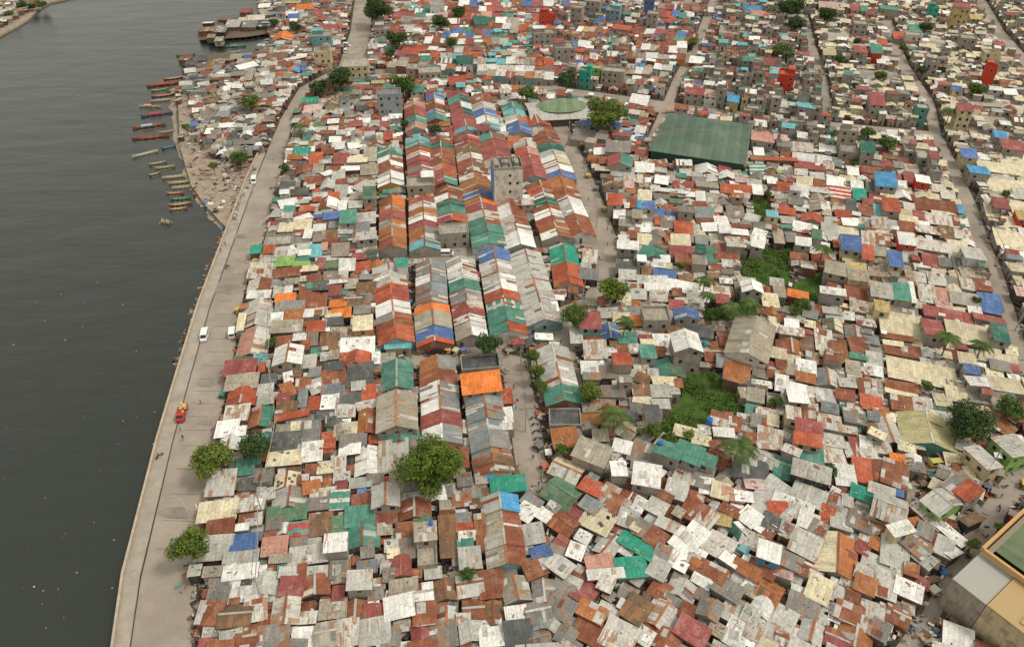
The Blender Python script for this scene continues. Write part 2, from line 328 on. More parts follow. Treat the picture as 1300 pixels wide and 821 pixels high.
# ---------------------------------------------------------------- survey of the place
# Each block: Z x0 y0 scale axis ; then "x y w d spec [aANGLE] [Wwall]" for one building. spec = roof type (- shed, g/h gable, f flat slab),
# roof colours, storeys.  R = terrace of gabled row houses (ridge start, ridge end, width | left/right colours + length)
# S = a strip of small roofs side by side.
SURVEY = """
Z 140 560 .2308 A
610 225 150 130 -x
740 140 100 80 -t
660 120 50 45 -d
755 235 90 60 -d
845 185 95 90 -g
590 378 215 100 -c
775 345 150 80 -x
770 425 130 60 -X
605 470 150 70 -r
725 470 75 35 -w
740 545 145 100 -b
570 580 190 125 -l Wr
715 645 190 80 -l
715 715 190 70 -w
465 710 70 60 -l
560 715 100 50 -k
840 705 40 50 -w
960 85 190 90 -c
1020 115 80 50 -c
970 210 130 80 gcc
985 305 190 105 glg
970 390 220 70 -J
900 450 85 60 -g
1035 485 110 80 -Q
905 575 140 90 -p
935 640 120 40 -k
1035 552 90 40 -g
1090 620 215 90 -x
1240 555 125 95 -w2
1250 625 90 40 -o
980 712 105 60 -l
1055 705 50 60 -r
1140 712 110 55 -l
1155 450 130 115 -n
1170 290 140 60 -x
1150 340 130 60 -g
1110 55 115 100 -w
1200 25 55 70 -R
1185 140 90 70 -c
1110 150 70 50 -r
1060 210 60 50 -r
1265 150 60 130 -x
1270 240 70 50 -m
Z 420 560 .2308 A
50 320 105 100 -T
105 45 115 60 -w
205 100 140 150 gww
60 195 90 50 -l
60 240 90 45 -m
165 225 120 60 -l
245 205 90 50 -g
170 275 50 30 -b
170 328 110 70 -r
160 412 160 100 -t
45 455 80 90 -J
175 520 180 110 gtt
300 290 150 115 gll2
345 80 160 170 -x
380 185 110 60 -k
430 245 140 70 -g
450 305 150 40 -l
460 370 175 100 grr
500 430 90 40 -J
305 415 120 70 -r
295 478 80 60 -k
330 470 45 35 -w
415 490 110 90 -X
520 495 120 90 -k2
530 610 110 150 fk
335 570 80 60 -l
425 585 85 100 -g
345 610 70 50 -c
385 680 110 110 gmm
50 700 110 90 -g
200 690 110 60 -s
645 520 95 220 -n
640 410 80 60 -r
730 420 90 60 -s
740 475 100 45 -R
750 520 95 45 -w
740 560 90 40 -t
765 640 120 110 -l
720 325 100 60 -X
640 350 80 60 -k
825 500 60 200 -X
800 340 70 60 -n
975 235 190 75 -e
875 200 60 35 -B
940 178 100 45 -g
735 210 80 80 -g
830 205 70 50 -k
1075 385 100 90 -w a33
1105 330 110 60 -s a33
1170 400 90 75 -w a33
1222 362 70 50 -g a30
1110 505 120 100 -l a-8
1155 605 110 70 -b a-15
1170 560 60 30 -O a-15
1125 700 120 90 -X a-20
1210 660 100 60 -l a28
1180 730 100 50 -w a20
1240 600 80 60 -g a20
R 925 285 970 665 200 lB2 kr2 kr2 kr2
Z 700 560 .2308 30
85 150 165 105 hcl a24
60 275 170 150 hJJ a33
55 330 120 60 -w a38
70 445 130 105 hrr a33
225 250 130 90 -R a25
145 265 130 35 -r a38
225 200 60 50 -s
285 140 60 50 -k a0
370 150 85 75 -w2 a-2
525 185 150 110 -w2 a10
515 130 150 45 -s a8
225 55 190 110 -k2 a20
390 25 100 60 -w a14
505 60 140 110 -g a20
645 45 150 90 -t2 a20
760 60 150 90 -t2 a20
855 95 110 60 -t2 a22
740 178 120 90 -x a22
690 262 120 95 -l a17
835 190 110 120 -g a18
855 240 80 80 -w a10
920 80 120 100 hrr a28
1095 150 200 100 -d a10
1035 130 80 100 -d
1200 20 130 45 -x a5
1270 145 90 110 -t a15
325 275 90 70 -x a28
285 295 70 80 -l a28
355 345 120 100 -X a28
415 295 90 50 -r a22
470 335 100 75 -w a28
420 420 110 90 -l a20
620 305 90 60 -r a30
580 360 110 75 -l a28
215 350 110 70 -s a33
255 430 170 110 -c a28
175 525 80 60 -w a28
135 600 90 80 -w a20
45 680 140 100 -l a35
270 670 150 90 -p a-10
300 728 200 40 -w a-6
440 690 165 100 -e a-6
475 570 220 75 -e a33
510 485 110 80 -g a25
465 470 60 50 -c
575 530 110 90 -r a33
610 610 90 80 -g a25
655 465 160 60 -x a25
700 390 60 50 -k
785 378 135 100 -r a28
850 425 100 110 -x a33
735 555 140 105 -w a36
800 500 120 90 -w a33
690 640 150 105 -w a28
810 610 90 50 -w a28
590 700 110 100 -l a28
925 570 160 110 -x a30
855 700 230 70 -X a28
985 645 105 70 -w a33
1080 705 170 60 -o a28
1110 655 120 40 -w a30
945 428 95 60 -y a15
985 378 110 60 -r a25
1035 485 100 70 hwG a45
1090 412 110 90 -w a38
1170 470 110 70 -w a33
1190 515 60 80 -r a33
1100 545 120 80 -l a25
1060 590 60 40 -a
1200 600 130 90 -w2 a18 WB
1225 440 120 90 -d a20
1215 280 150 160 -l a33
1250 372 110 80 -R a5
930 270 100 80 -c a15
1000 290 120 60 -p a10
1120 230 110 60 -P a5
1060 300 100 50 -w a5
1290 490 60 70 -g
1160 700 160 60 -r a28
1270 680 80 80 -g
Z 980 560 .2462 25
20 20 70 60 -c
195 8 130 45 -m a2
195 75 140 90 -t a10
205 150 205 70 -l2 a16 Wd
200 205 60 40 -c
315 55 110 105 -x a3
410 40 70 80 -l a2
432 30 45 110 -m a2
490 45 85 100 -x a4
570 30 90 60 -x a4
378 170 105 105 -w a8
465 145 100 120 -R a12
650 90 80 50 -O a10
535 145 60 100 -r a10
635 165 140 120 -X a18
750 130 80 50 -s a10
640 262 80 30 -b a15
470 265 130 75 -e a20
565 252 140 45 -l a18
610 330 180 130 hlx2 a20
145 265 90 90 -l a23
230 295 100 90 -l a23
315 312 110 80 -g a23
110 318 220 42 -w a23
285 370 75 80 -R a23
150 365 80 70 -l a23
190 405 110 80 -w a20
90 370 60 100 -x a30
240 448 90 80 -g a28
85 460 90 70 -l a20
360 390 115 125 -l a16
390 305 60 60 -l a16
460 395 130 130 -g a22
175 525 160 110 -x a25
500 478 85 90 -x a28
550 440 90 60 -r a20
540 520 70 60 -o a25
338 575 220 205 gco a17
665 450 110 70 -w2 a-16
740 410 60 50 -o a-10
790 460 90 70 -g a25
760 345 90 50 -x a40
825 400 140 45 -l a40
880 300 130 140 hll2 a40 Wv
975 225 130 120 -g2 a38
1012 255 100 95 -R2 a38
935 480 160 50 -w a40
890 540 100 85 -l a25
940 570 65 45 -w a-28
825 490 60 60 -m a25
750 535 150 110 -g a38
785 605 120 60 -l a38
635 570 150 140 -l a18
590 680 120 50 -l a15
720 660 80 60 -X a20
100 620 120 80 -g a25
150 662 80 50 -r a20
60 672 100 60 -P a20
200 690 80 40 -w a15
1030 400 100 60 -n a-25
1090 80 165 85 -l2 a42
1000 20 100 50 -w a20
1245 20 150 130 -l2 a42 Wv
1230 150 50 40 -t a30
1275 135 70 55 -o a-30
Z 180 390 .2192 A
670 55 150 110 gnl
575 85 45 100 -c
645 195 170 165 gpx
590 292 110 30 -J
680 302 70 60 -a
570 350 185 80 -m
610 376 90 22 -t
580 430 190 80 -k
695 345 40 50 -R
735 410 90 55 -d
715 470 90 60 -l
718 535 95 50 -l
580 512 175 95 gRR
550 610 140 90 -x
495 700 130 90 -w
685 625 130 120 gXt
580 715 50 50 -w
835 775 170 90 -d
975 740 110 160 -g
1080 765 85 110 -R
900 685 75 55 -c
820 700 85 60 -k
1160 720 60 90 -k
785 65 85 65 -w
880 45 110 60 -o
840 110 180 60 -k
1010 105 105 80 -R
1078 100 25 65 -w
970 30 60 70 -w
1015 25 30 50 -o
1110 30 90 50 -c
1120 80 90 50 -d
915 172 75 45 -w
945 212 55 60 -r
820 190 90 50 -r
990 185 60 70 -g
845 268 165 105 gww2
1090 195 110 90 -n
1065 280 60 45 -x
970 310 80 70 -l
1165 230 50 70 -w
1170 290 50 55 -R
848 405 55 55 -w a-12
845 472 75 75 -o a-20
885 512 28 45 -O
935 440 90 65 -X
1003 375 70 75 -s
1010 452 85 75 -l a-18
1110 340 110 60 -d
1115 402 140 75 -r a-12
1095 472 110 55 -s
930 525 55 95 -s
840 575 120 55 -n
1000 550 70 95 -R
1080 550 80 90 -w
870 625 200 40 -R a-10
915 648 150 38 -g
1160 592 80 60 -l
1110 655 90 50 -d
1060 620 95 45 -d
820 340 110 55 -s
895 380 60 50 -n
Z 420 390 .2193 A
382 385 180 160 gtt
380 590 235 210 gkk2
400 735 235 95 gtt
870 430 225 105 -O2
865 322 230 90 fd
900 296 120 42 -B2
185 88 110 75 -c2 Wo
60 30 110 50 -O
170 170 120 50 -g
155 218 195 75 -w
150 293 180 70 gRR
262 290 48 60 -w
170 388 150 115 -d
30 370 110 80 -r
20 265 60 80 -k
220 490 80 85 -R
125 530 140 70 -d
90 600 100 60 -l
205 562 110 40 -l a-14
210 655 100 140 gor
85 700 130 75 -c
130 770 150 65 -g
110 805 120 35 -w
15 480 60 45 -l
160 455 80 45 -l
1012 512 75 80 -R
1010 602 80 45 -w
1015 650 80 38 -w
1020 690 80 32 -x
1000 765 48 75 -c
388 212 150 55 -a
420 800 150 60 -g
R 615 280 645 770 207 os2 rr2 wg2 ws2 mm2 ws2
R 880 484 948 943 210 ss2 sg2 ss2 sg2 so1 rn1 rn1
Z 680 390 .2193 0
315 75 120 85 -m2 Wa
325 140 105 50 -a
430 140 110 90 gbb
235 160 70 90 -l
90 75 80 55 -p a18
50 125 100 45 -a
48 168 100 38 -w
60 20 110 60 -l
420 30 110 50 -l
570 20 80 40 -s
575 75 70 80 -O
695 45 160 90 fk2
875 35 140 55 gbb2
875 190 160 110 gww3 WC
940 130 180 85 -d a10
735 190 100 70 -w
650 210 80 40 -c
770 240 50 80 -w
650 252 90 72 -t2
725 258 60 55 -X
500 295 105 85 -R2
510 190 60 50 -t
560 195 60 45 -t
540 158 90 28 -t
345 245 130 95 -x
285 280 30 60 -w
330 345 130 65 -w
325 398 100 35 -g
440 250 60 60 -w
500 236 80 38 -X
570 240 60 55 -l
420 372 90 65 -g
460 210 60 30 -n
775 350 170 95 gtJ
750 425 140 45 -c
830 440 40 50 -o
725 480 110 65 -l
725 560 100 48 -l
805 480 55 48 -l
620 410 90 55 -n a20
610 480 100 55 -n
615 530 100 45 -c a10
675 610 90 85 -d2
545 620 90 60 -d
450 485 130 60 -g
520 765 115 85 -w2 a18 Wy
325 640 110 75 -o
325 577 105 45 -k
170 755 145 105 -o a-5
235 750 75 80 -s a-20
170 640 190 100 fd
375 740 90 65 -k
1165 375 150 130 -o a12
1090 310 85 65 -s a8
980 200 50 30 -t
1100 655 180 70 -X a14
870 720 140 55 -c a14
1090 720 120 45 -w a5
960 765 110 50 -c a10
1215 490 70 60 -k
1250 440 50 55 -P
1250 755 80 60 -r
1060 795 90 40 -r
1250 165 255 225 gkk2 a14 Ww
R 95 215 168 540 190 ll4 ll4 tt3
Z 940 390 .2769 B
255 45 80 38 -l a15
235 75 65 33 -w a8
320 30 70 33 -s a12
320 75 50 28 -c
435 38 80 35 -l a12
425 78 90 50 gJc
235 110 110 45 -x
300 110 65 22 -m
305 160 60 85 -n
235 180 135 65 gro a8
383 148 80 90 -x a8
452 200 75 85 -X a6
525 108 85 55 gsl
600 145 70 55 -s
545 172 92 70 -r a5
542 222 82 28 -t
575 60 85 55 -x
565 10 90 28 -x
500 40 45 35 -w
205 215 140 38 -c a10
330 230 60 45 -g
302 272 92 60 -w a10
300 318 92 40 -o
230 280 60 45 -k
400 318 112 75 gsl a8
490 345 78 48 -l a8
515 275 65 55 -k
615 235 75 60 -l
612 285 85 42 -w
735 80 200 105 -c
720 137 150 18 -r
1045 122 208 95 -c
885 90 92 90 -m2
750 15 130 33 -g
950 30 230 42 -m
1140 52 150 35 -m
1075 12 60 28 -w
1150 15 90 25 -b
1192 115 75 80 -G2
1255 115 48 75 -x
698 195 80 52 -r
782 202 90 48 -X
700 165 90 18 -c
830 302 330 90 -c
935 212 70 30 -c
905 256 158 25 -x
1040 235 80 50 -c2
1062 285 75 42 -b2
1090 338 98 55 -w2 a4
1175 235 190 35 -c
1190 268 95 42 -g
1250 277 62 35 -m
1200 350 190 85 -c
1195 400 120 22 -s
745 362 160 32 -r
990 350 80 28 -x
995 400 108 65 -c
740 437 98 62 -X
835 442 92 58 -x
740 388 150 18 -c
915 457 60 32 -J
860 560 268 150 gKK1 Wt
585 370 82 80 -X
480 400 88 45 -r
600 432 100 50 -R
620 458 120 22 -o
385 402 85 75 -l a5
330 405 55 75 -x
262 395 92 72 -w2 a3
205 412 38 72 -l
190 345 60 65 -w
245 480 70 70 -x2
320 495 68 65 -X
315 548 125 55 -m2
310 603 125 48 -R2
408 525 110 75 -x
525 500 105 75 -g
410 462 80 40 -s
610 500 58 38 -s
680 562 100 125 gll a5
605 560 50 50 -n
515 622 65 55 -R
580 625 68 55 -w
425 605 112 72 -l a6
490 560 90 38 -x
135 600 115 85 -x a12
50 592 70 50 -r
100 520 100 55 -g
150 515 55 50 -c
70 400 80 55 -k
30 330 80 60 -d
1215 550 60 85 -X a-40
1180 490 68 45 -r
1270 490 70 55 -r a-30
Z 140 180 .2679 A
910 48 75 32 -e
955 35 30 20 -w
975 80 60 50 -R
1095 80 70 45 -m
1030 45 60 24 -r
1080 20 60 28 -w
915 130 95 45 grr
1030 145 50 35 -w a-18
1075 160 50 42 -l
985 125 50 38 -k
960 187 80 38 -r
1030 200 75 38 gll
1095 195 50 38 -r
1095 230 60 38 -l
900 235 80 28 -d
950 215 40 20 -w
910 280 60 23 -l
1030 290 95 48 grw
1100 300 40 38 -w
845 290 88 32 -w a-12
790 270 45 32 -t
1050 350 75 42 -b
1105 360 35 55 -e
945 318 40 18 -R
985 350 50 14 -b
915 360 80 28 -w a-18
835 405 68 55 -c
910 390 85 38 -c
937 437 38 52 -w
800 465 140 50 fC
990 455 60 28 -g
1040 440 70 38 -n
1100 420 40 48 -w
690 510 52 32 -e
810 520 60 38 -x
855 515 50 42 -w a-18
915 495 60 28 -l
920 525 60 22 -w
975 515 58 55 -a
1015 497 30 32 -p
820 565 100 38 -v
905 556 72 20 -t
905 578 80 20 -v
1000 577 38 48 -m
1050 577 58 42 -J
1100 582 33 48 -w
1090 510 80 55 -k
945 600 80 35 -c
710 605 108 65 -x
725 607 65 20 -w
760 560 60 22 -l
840 615 130 35 -r
705 675 108 58 gxr
705 722 108 32 -w
700 780 118 65 glx
860 660 68 36 -k
845 690 38 45 -w
915 645 34 28 -w
965 650 68 36 -r
950 680 40 22 -t
1000 680 68 36 -d
830 738 94 32 -O
850 780 138 45 -s
970 755 108 55 -r
1065 700 60 45 -m
1075 662 94 20 -w
1080 765 80 45 -O
940 805 50 33 -w
1000 803 58 33 -x
1080 810 88 28 -c
Z 430 180 .2679 A
15 85 40 32 -R
90 80 92 50 -c
55 125 88 28 -w
15 155 30 42 -l
20 195 45 32 -m
30 228 68 28 -w
145 130 80 45 -k
120 210 80 50 -l a-30
145 243 60 50 -J2
20 300 45 36 -w
80 297 63 42 -l
45 355 75 52 -t2
35 420 60 38 -l
130 360 88 42 -l
105 400 80 36 -s
130 445 94 28 -l2
35 455 58 18 -d
150 60 60 60 -k
100 540 70 36 -m
115 590 68 46 -R
40 580 75 46 -w
65 505 28 32 -m
160 530 58 45 -d
130 640 60 28 -s
20 765 45 46 -O
130 690 88 45 -n
20 805 50 28 -n
60 670 60 40 -k
300 570 50 46 -e2
388 190 135 50 fk2
545 410 145 50 fC2
1045 145 73 32 -B
1000 780 78 36 -w
R 240 20 246 195 113 tt2 tt2 wr2 rw2 rr2 xw2 ww3
R 376 -24 395 160 120 aa2 tt2 RR2 xw2 mm2 mm2 gg2 mP2
R 480 -30 500 195 113 rr2 GG2 rr3 rr2 pR2 mR2 mt2
R 608 -37 650 200 128 mm2 mm2 nn3 xw2 rn3 rr2 xr2 oo2
R 717 -45 765 105 128 tn2 mm2 mm3 kp2
R 885 -10 930 165 113 xx2 Rp2 mm3 mm3
R 975 -50 1062 165 118 rr2 rr2 GG2 ll2 wc2 ww2 bb2
R 250 255 255 495 118 rO2 oo2 mm2 go2 oo3 ro2
R 398 255 408 495 133 mm2 xw2 oo2 ww2 mm2 og2 ol2 aa2
R 515 208 538 372 138 rr2 wr2 GG2 tt2 mR2
R 655 200 718 480 143 oo2 bb2 oO2 mm2 ll2 tr2 tt2 tt3
R 800 258 862 485 133 pr2 wr3 xr2 xw2 ww3
R 952 185 1042 445 138 rR2 Rr2 wl2 GG2 rr2 ww2 mn2 oo2 wo2
R 1045 165 1150 430 128 oo3 rr2 lw2 lw2 rr4
R 235 575 272 937 155 xl2 xl2 xx2 RR3 RR2 ww3 sr2 rr2 RR3
R 435 555 440 755 135 gs2 sg2 ws2 gs3 gg2
R 440 765 456 945 160 OO2 kk4 bb3 RR1
R 575 545 632 912 135 ll2 wx2 xx2 wx2 tt3 gg2 sl2 rx2 mm2 xw2 kw4
R 733 500 808 895 150 bb3 xw2 xx2 lw2 ww2 RR2 TT2 tt3 tR2
R 882 512 978 840 148 ll3 ll3 ll3 ll3 ll3
R 1062 478 1092 665 125 ee4 RR4
Z 430 0 .2315 A
R 525 510 535 650 95 bb2 rx2 rr2 bl2 tt2
R 650 495 705 715 120 mm2 tG2 mw2 mG2 mm2 mr2 aa1
R 780 515 820 700 120 rr3 ll2 bb2 ww2 aa2
R 415 550 425 700 112 pp2 mm3 tt2 pp2
R 950 560 1000 725 115 tt2 aa2 xo2 bb3
R 1050 560 1095 675 125 RR4 RR3
R 1125 700 1160 800 118 xr2 rr2 tt2
S 620 165 850 170 30 btrb
S 480 190 960 205 28 .rbwrbwrttr
S 470 220 930 230 28 wrwrwRwokx
S 350 262 830 275 30 RRRwwrlrrr
S 320 295 800 300 28 mmwRlaRR
S 330 325 800 335 30 krtrwGrk
S 270 350 700 370 30 kkkktwow
S 340 108 990 110 28 gkxmwrmGwk
S 300 82 960 85 28 mmtwPrRmpmt
S 420 50 900 52 28 wtbw.wrmwRm
S 760 330 1180 335 28 laawxkRR
S 760 370 1180 370 28 xwxxwwRR
S 760 400 1180 415 30 kkxmkoxw
S 600 20 1180 20 26 rwb.mwrbmw
S 800 135 1190 150 28 RrwkRkwR
240 155 85 25 fl2
215 105 65 25 fC2
538 20 80 25 fw3
735 15 70 25 ft4
1145 75 90 15 fR3
1065 102 95 30 -G3 Wc
1125 175 125 30 fk3
1235 255 110 40 fC3
778 112 75 40 -G2
690 328 85 38 -G2
275 508 135 35 fs4
430 487 75 28 -t2
650 440 90 40 -R2
500 385 130 40 fC2
60 500 70 30 -J
110 495 58 28 -m
150 535 58 24 -w
215 452 70 24 -K
95 345 140 45 fc3
Z 710 0 .2315 B
S 300 155 760 200 30 mmmwmmbr
S 420 190 740 225 28 rrbrtm
S 420 235 700 250 28 rrrrw
S 400 255 700 275 28 wwkrwk
S 260 290 690 310 28 wrkwlr
S 370 320 640 345 28 rwwrw
S 370 352 620 375 28 lBpwl
S 370 385 600 405 28 kwktk
S 400 430 600 445 34 wppn
S 60 240 190 245 32 bww
S 70 183 210 190 26 mnr
S 540 72 740 85 26 mRbtw
S 560 105 740 125 26 RRrRt
S 540 30 860 45 26 pmwmmrw
S 20 20 260 15 26 bwCmwr
S 100 155 300 175 26 wyPnRm
S 60 300 240 310 28 xwRxw
S 230 210 380 215 26 ktkx
130 272 90 32 -R
300 50 80 25 fa3
497 2 55 10 fb4
100 40 65 20 fC4
190 5 80 20 fC4
515 70 60 20 fC4
345 262 62 28 -r2
345 150 95 35 -R2
148 385 65 25 fe3
207 370 50 22 fv3
300 385 130 34 fC3
300 452 128 14 fR1
375 506 68 45 -G2
440 545 98 45 -w
140 742 130 65 -g
220 698 38 24 -b
235 740 48 55 -P
350 735 85 24 -m2
445 712 58 32 -w
1117 745 125 65 -p2
1092 325 55 20 fy2
1170 335 95 40 -m2
1250 400 90 35 fR4
895 400 150 42 -r
820 385 88 38 -k
755 330 78 28 -w
1005 385 65 28 -b2 Wc
640 510 50 26 fy2
755 500 130 28 -m2
835 510 70 28 -P2 Ww
955 540 65 28 -B2 Wy
1080 602 88 38 -l
1165 500 80 25 fC2
1220 570 98 24 -w
1060 50 100 28 -B2
1090 75 80 22 -p2
1060 95 70 24 -t2
1150 92 50 20 -R2
920 165 80 30 -C2
1040 20 100 22 -a
800 225 30 20 -w
960 130 60 28 fP3
Z 1000 0 .2315 B
800 42 60 15 fe3
958 30 90 25 -m5 Wy
1030 92 58 24 -y2
487 270 60 40 -t3 WR
1118 368 68 15 fR4
975 585 80 40 -m4 Wc
840 530 85 38 -B3 WB
740 582 70 28 ft3
490 540 80 65 -m3
578 508 70 32 -r3
635 505 64 38 -s2
340 705 100 25 fC4
410 480 64 32 -m2
230 285 68 32 -K2
400 270 68 32 -m3
470 250 48 36 -t2
520 232 50 32 -R2
610 195 60 36 -R
695 155 58 38 -t2
690 190 95 24 fw2
790 340 70 26 fC3
990 205 90 30 fC3
1120 285 95 28 fc3
100 575 95 42 -a2
335 400 50 23 -t3
640 255 48 24 -p
690 265 60 24 -t
600 122 70 24 fc3
400 125 80 24 fC3
75 292 88 28 -m
80 322 128 18 -w
60 368 68 22 -a
130 412 88 28 -w
1160 240 58 28 -m2
575 728 58 28 -w
645 775 68 45 -k
440 800 68 38 -t
140 710 58 55 -s
1230 795 118 45 -m
1165 738 68 36 -B2
1155 665 158 50 -C
1080 570 200 38 -C
270 200 130 38 -C
800 250 150 38 -C
480 412 250 38 -C
930 485 60 28 -b2
370 40 50 30 -m2
420 48 40 28 -t2
225 30 110 28 -P2
980 465 60 22 -w
560 45 110 30 -t2
Z 710 180 .2679 4
205 128 68 28 -c
290 85 115 50 gmt2
300 140 110 38 -l
280 20 118 48 -g2
390 55 60 28 -m
385 120 54 38 -w
430 125 40 38 -w
480 130 58 28 -l
540 42 118 80 fC2
610 100 88 55 gll
562 127 40 20 -b
700 128 108 42 gww
785 125 58 38 -m
795 155 74 32 gww
875 128 54 32 -w
940 130 73 42 -T
945 45 48 28 -w
935 75 58 28 -o
1050 80 158 26 -R
925 190 68 28 -l
860 180 50 22 -P
700 200 105 45 -k
835 215 145 46 hRR
850 247 40 26 -w
940 225 48 38 -w
1010 185 48 22 -w
1045 140 28 22 -v
1000 150 48 26 -n
580 160 44 14 -t
485 182 64 32 -w a6
420 180 28 18 -w
275 200 60 28 -n
330 200 50 28 -P
540 232 140 22 -w a7
620 250 44 18 -w
670 255 44 38 -w
555 278 64 26 -J
730 265 68 38 -k
265 272 68 45 -R2
345 285 40 46 -r
405 260 64 45 -c
320 300 24 22 -w
200 295 38 22 -w
380 300 24 42 -B
425 300 54 32 -b2
370 342 48 32 -k2
285 343 54 38 -w
320 380 78 50 fC
355 430 58 45 -X
475 335 48 26 -b
530 345 48 28 -b
520 322 88 18 -r
515 380 68 46 -g
465 375 24 36 -R
600 320 73 32 -g2
670 300 68 28 -r
690 340 88 50 -s
590 408 86 46 -R
835 330 80 50 -g
915 360 68 32 -l a14
895 390 68 28 -g a14
785 412 56 36 -w2
850 425 88 22 -w
860 400 88 22 -r
950 430 64 28 -w a14
945 470 62 46 -w2 a10
1010 340 54 28 -a2
1080 325 78 28 -R a8
1085 370 68 28 -l
1075 402 58 20 -t
1040 450 48 55 -k
1100 450 50 40 -g
455 462 58 38 -g
405 460 66 42 -c
575 465 88 46 -c
675 462 58 36 -s
670 508 48 28 -G2
720 520 58 42 -J
580 512 114 32 -m
325 488 98 32 -w2
445 522 138 55 gtG
485 552 78 26 -w
325 590 108 55 -d
255 580 34 24 -B
253 612 30 22 -w
470 586 68 18 -w
420 610 60 38 -n
590 560 78 38 -r
665 560 68 36 -g2
500 625 105 28 -b
600 640 68 28 -n
395 650 50 36 -l
460 690 110 28 -w
570 682 115 46 -w a10
660 725 105 42 -w a10
470 730 80 42 -x
365 720 94 38 -l
555 770 68 38 -m
660 772 54 33 -l
765 705 84 42 -x
775 745 64 36 -m
915 680 98 46 gww2
1000 750 78 55 -c
1045 710 58 45 -k
1100 715 40 36 -O
800 575 58 28 -l
790 660 58 22 -w
850 680 38 45 -g
800 615 58 28 -g
145 540 68 55 -x
140 625 88 45 -s
Z 1000 180 .2679 B
100 66 158 46 hww
60 25 118 32 -x
190 30 78 28 -w
80 110 94 28 -m
155 125 48 18 -m
80 185 74 32 -c
70 225 64 36 -x
160 225 108 40 -x
230 185 88 38 -w
250 243 98 50 -Z
340 250 63 50 -e
330 210 58 46 -w
380 25 64 46 -G3
290 30 88 50 fC2
460 58 48 42 -m
510 68 120 28 -n
415 100 58 32 -g
475 105 54 32 -m
525 110 48 28 -s
585 125 68 38 -x
640 120 48 52 -d
310 140 54 32 -w
290 85 88 32 -n
235 100 44 26 -s
400 135 108 26 -r
465 178 98 62 -B2
400 210 58 55 -d
575 170 48 55 -m
640 178 68 32 -w2 WR
545 200 40 30 -w
490 295 78 60 -R2
435 325 54 46 -a
370 325 74 42 -X
300 300 48 46 -d
240 285 68 32 -n
155 303 104 46 gkw
115 357 98 36 gRR
75 470 73 32 -w2
55 540 84 20 -o
140 435 48 42 -J2
200 415 78 60 -l
298 378 78 55 -w
285 420 98 36 -c
235 480 38 55 -R
300 478 94 70 -b2
305 540 88 42 -c
380 520 58 65 -R2
165 550 94 36 gRR
235 600 118 50 -k2 a10
325 592 94 36 -y2 a8
335 630 98 42 -k2 a8
215 705 118 38 -w2 a10
325 720 108 65 -r
350 780 108 46 -x
50 720 98 40 -O a10
95 775 60 40 -s
210 800 88 36 -l
445 702 104 62 -C2
447 780 72 46 -y2
540 710 78 78 -t2
590 712 26 95 -w2
560 790 118 46 -C
700 300 198 46 -r
620 355 56 46 -m
712 367 128 44 -x
800 370 44 44 -r
838 380 38 36 -w
437 385 76 46 -x
505 395 58 46 -l
567 405 73 46 -r
660 415 113 46 -x
753 430 73 50 -n
830 437 82 44 -x
382 460 64 55 -x
450 465 75 50 -X
565 456 80 55 -w2 WR
700 495 190 46 -x
880 528 98 72 -l2
510 555 68 65 -b2
430 520 80 40 -C
605 550 40 40 -m
677 557 76 52 -m
745 570 60 36 -g
812 577 63 56 -d
580 522 68 42 -C
585 635 54 46 -x
633 640 46 42 -x
705 650 82 56 -x
785 662 72 52 -g
850 672 66 52 -x
925 677 78 52 -X
430 610 88 46 -k
660 718 80 80 -x
736 722 64 60 -p
742 772 78 26 -P
838 745 138 46 -C
960 757 105 72 -b
885 790 54 26 -w
815 35 48 46 -m2
860 52 73 42 -b2
905 130 94 50 -B2
1010 122 228 50 -c
1020 175 108 22 -l
1050 212 208 62 -c
1065 15 108 46 -m2
1100 245 58 55 -l
915 270 54 46 -m2
1010 290 73 46 -m2
970 325 68 55 -c
1090 325 58 26 -c
1060 380 78 46 -c
1105 345 40 46 -y2 WR
1110 372 24 26 -b
1050 457 138 72 -c
960 445 50 55 -s2
1000 415 58 18 -s
1000 520 48 36 -m
1070 525 78 22 -m
1075 547 78 18 -s
1085 592 78 62 -c
1030 600 38 46 -s
1060 680 40 80 -w
1100 710 48 46 -P
1105 780 30 55 -v
760 250 68 36 -x
695 60 44 36 -m3
700 130 58 36 fC2
825 135 38 36 -J
640 60 66 50 fC2
580 30 60 40 fC2
560 10 68 26 -l
820 320 28 36 -B
Z 130 0 .2462 A
545 150 80 36 -n
610 150 60 38 -g
545 115 50 22 -w
675 120 74 38 -l
630 98 64 22 -m
760 125 70 30 -g
825 118 60 30 -d
430 300 60 22 -n
460 325 60 20 -d
600 200 40 20 -k
560 185 40 18 -g
850 110 50 24 -l
720 100 40 18 -c
600 130 40 18 -d
640 305 80 24 -g
730 315 70 22 -k
570 325 60 22 -n
505 300 60 24 -d
640 385 58 36 -l
700 380 78 32 -g
745 395 58 36 -k
500 390 84 36 -d
590 405 58 18 -r
640 455 38 22 -w
745 340 100 28 -w a-12
860 330 78 22 -l
840 380 38 18 -w
600 320 58 18 -s
745 292 38 18 -b
690 292 60 22 -k
850 520 88 28 -r
840 493 88 16 -s
985 355 68 28 gOB
1038 345 24 32 -b
990 300 94 26 -w a-12
900 290 108 26 -n
930 185 108 40 gOO
1165 143 94 26 -m
1130 178 103 26 fa3
1135 262 88 28 fc3
1150 435 84 32 gRR2
1070 515 84 22 -e
1085 560 94 32 -P
1005 570 38 38 -J
790 90 98 23 -x
740 55 58 23 -m
835 30 58 18 -w
905 68 43 20 -B
985 85 58 23 -b
975 68 60 15 -w
980 10 88 18 -K
1040 35 88 25 -O
1075 45 38 14 -O
1110 70 50 22 -m
480 690 44 28 -l
550 675 38 28 -w
640 645 78 18 -w
470 640 38 18 -b
540 600 80 35 -g
620 590 70 30 -s
600 600 60 14 -w
690 560 60 30 -d
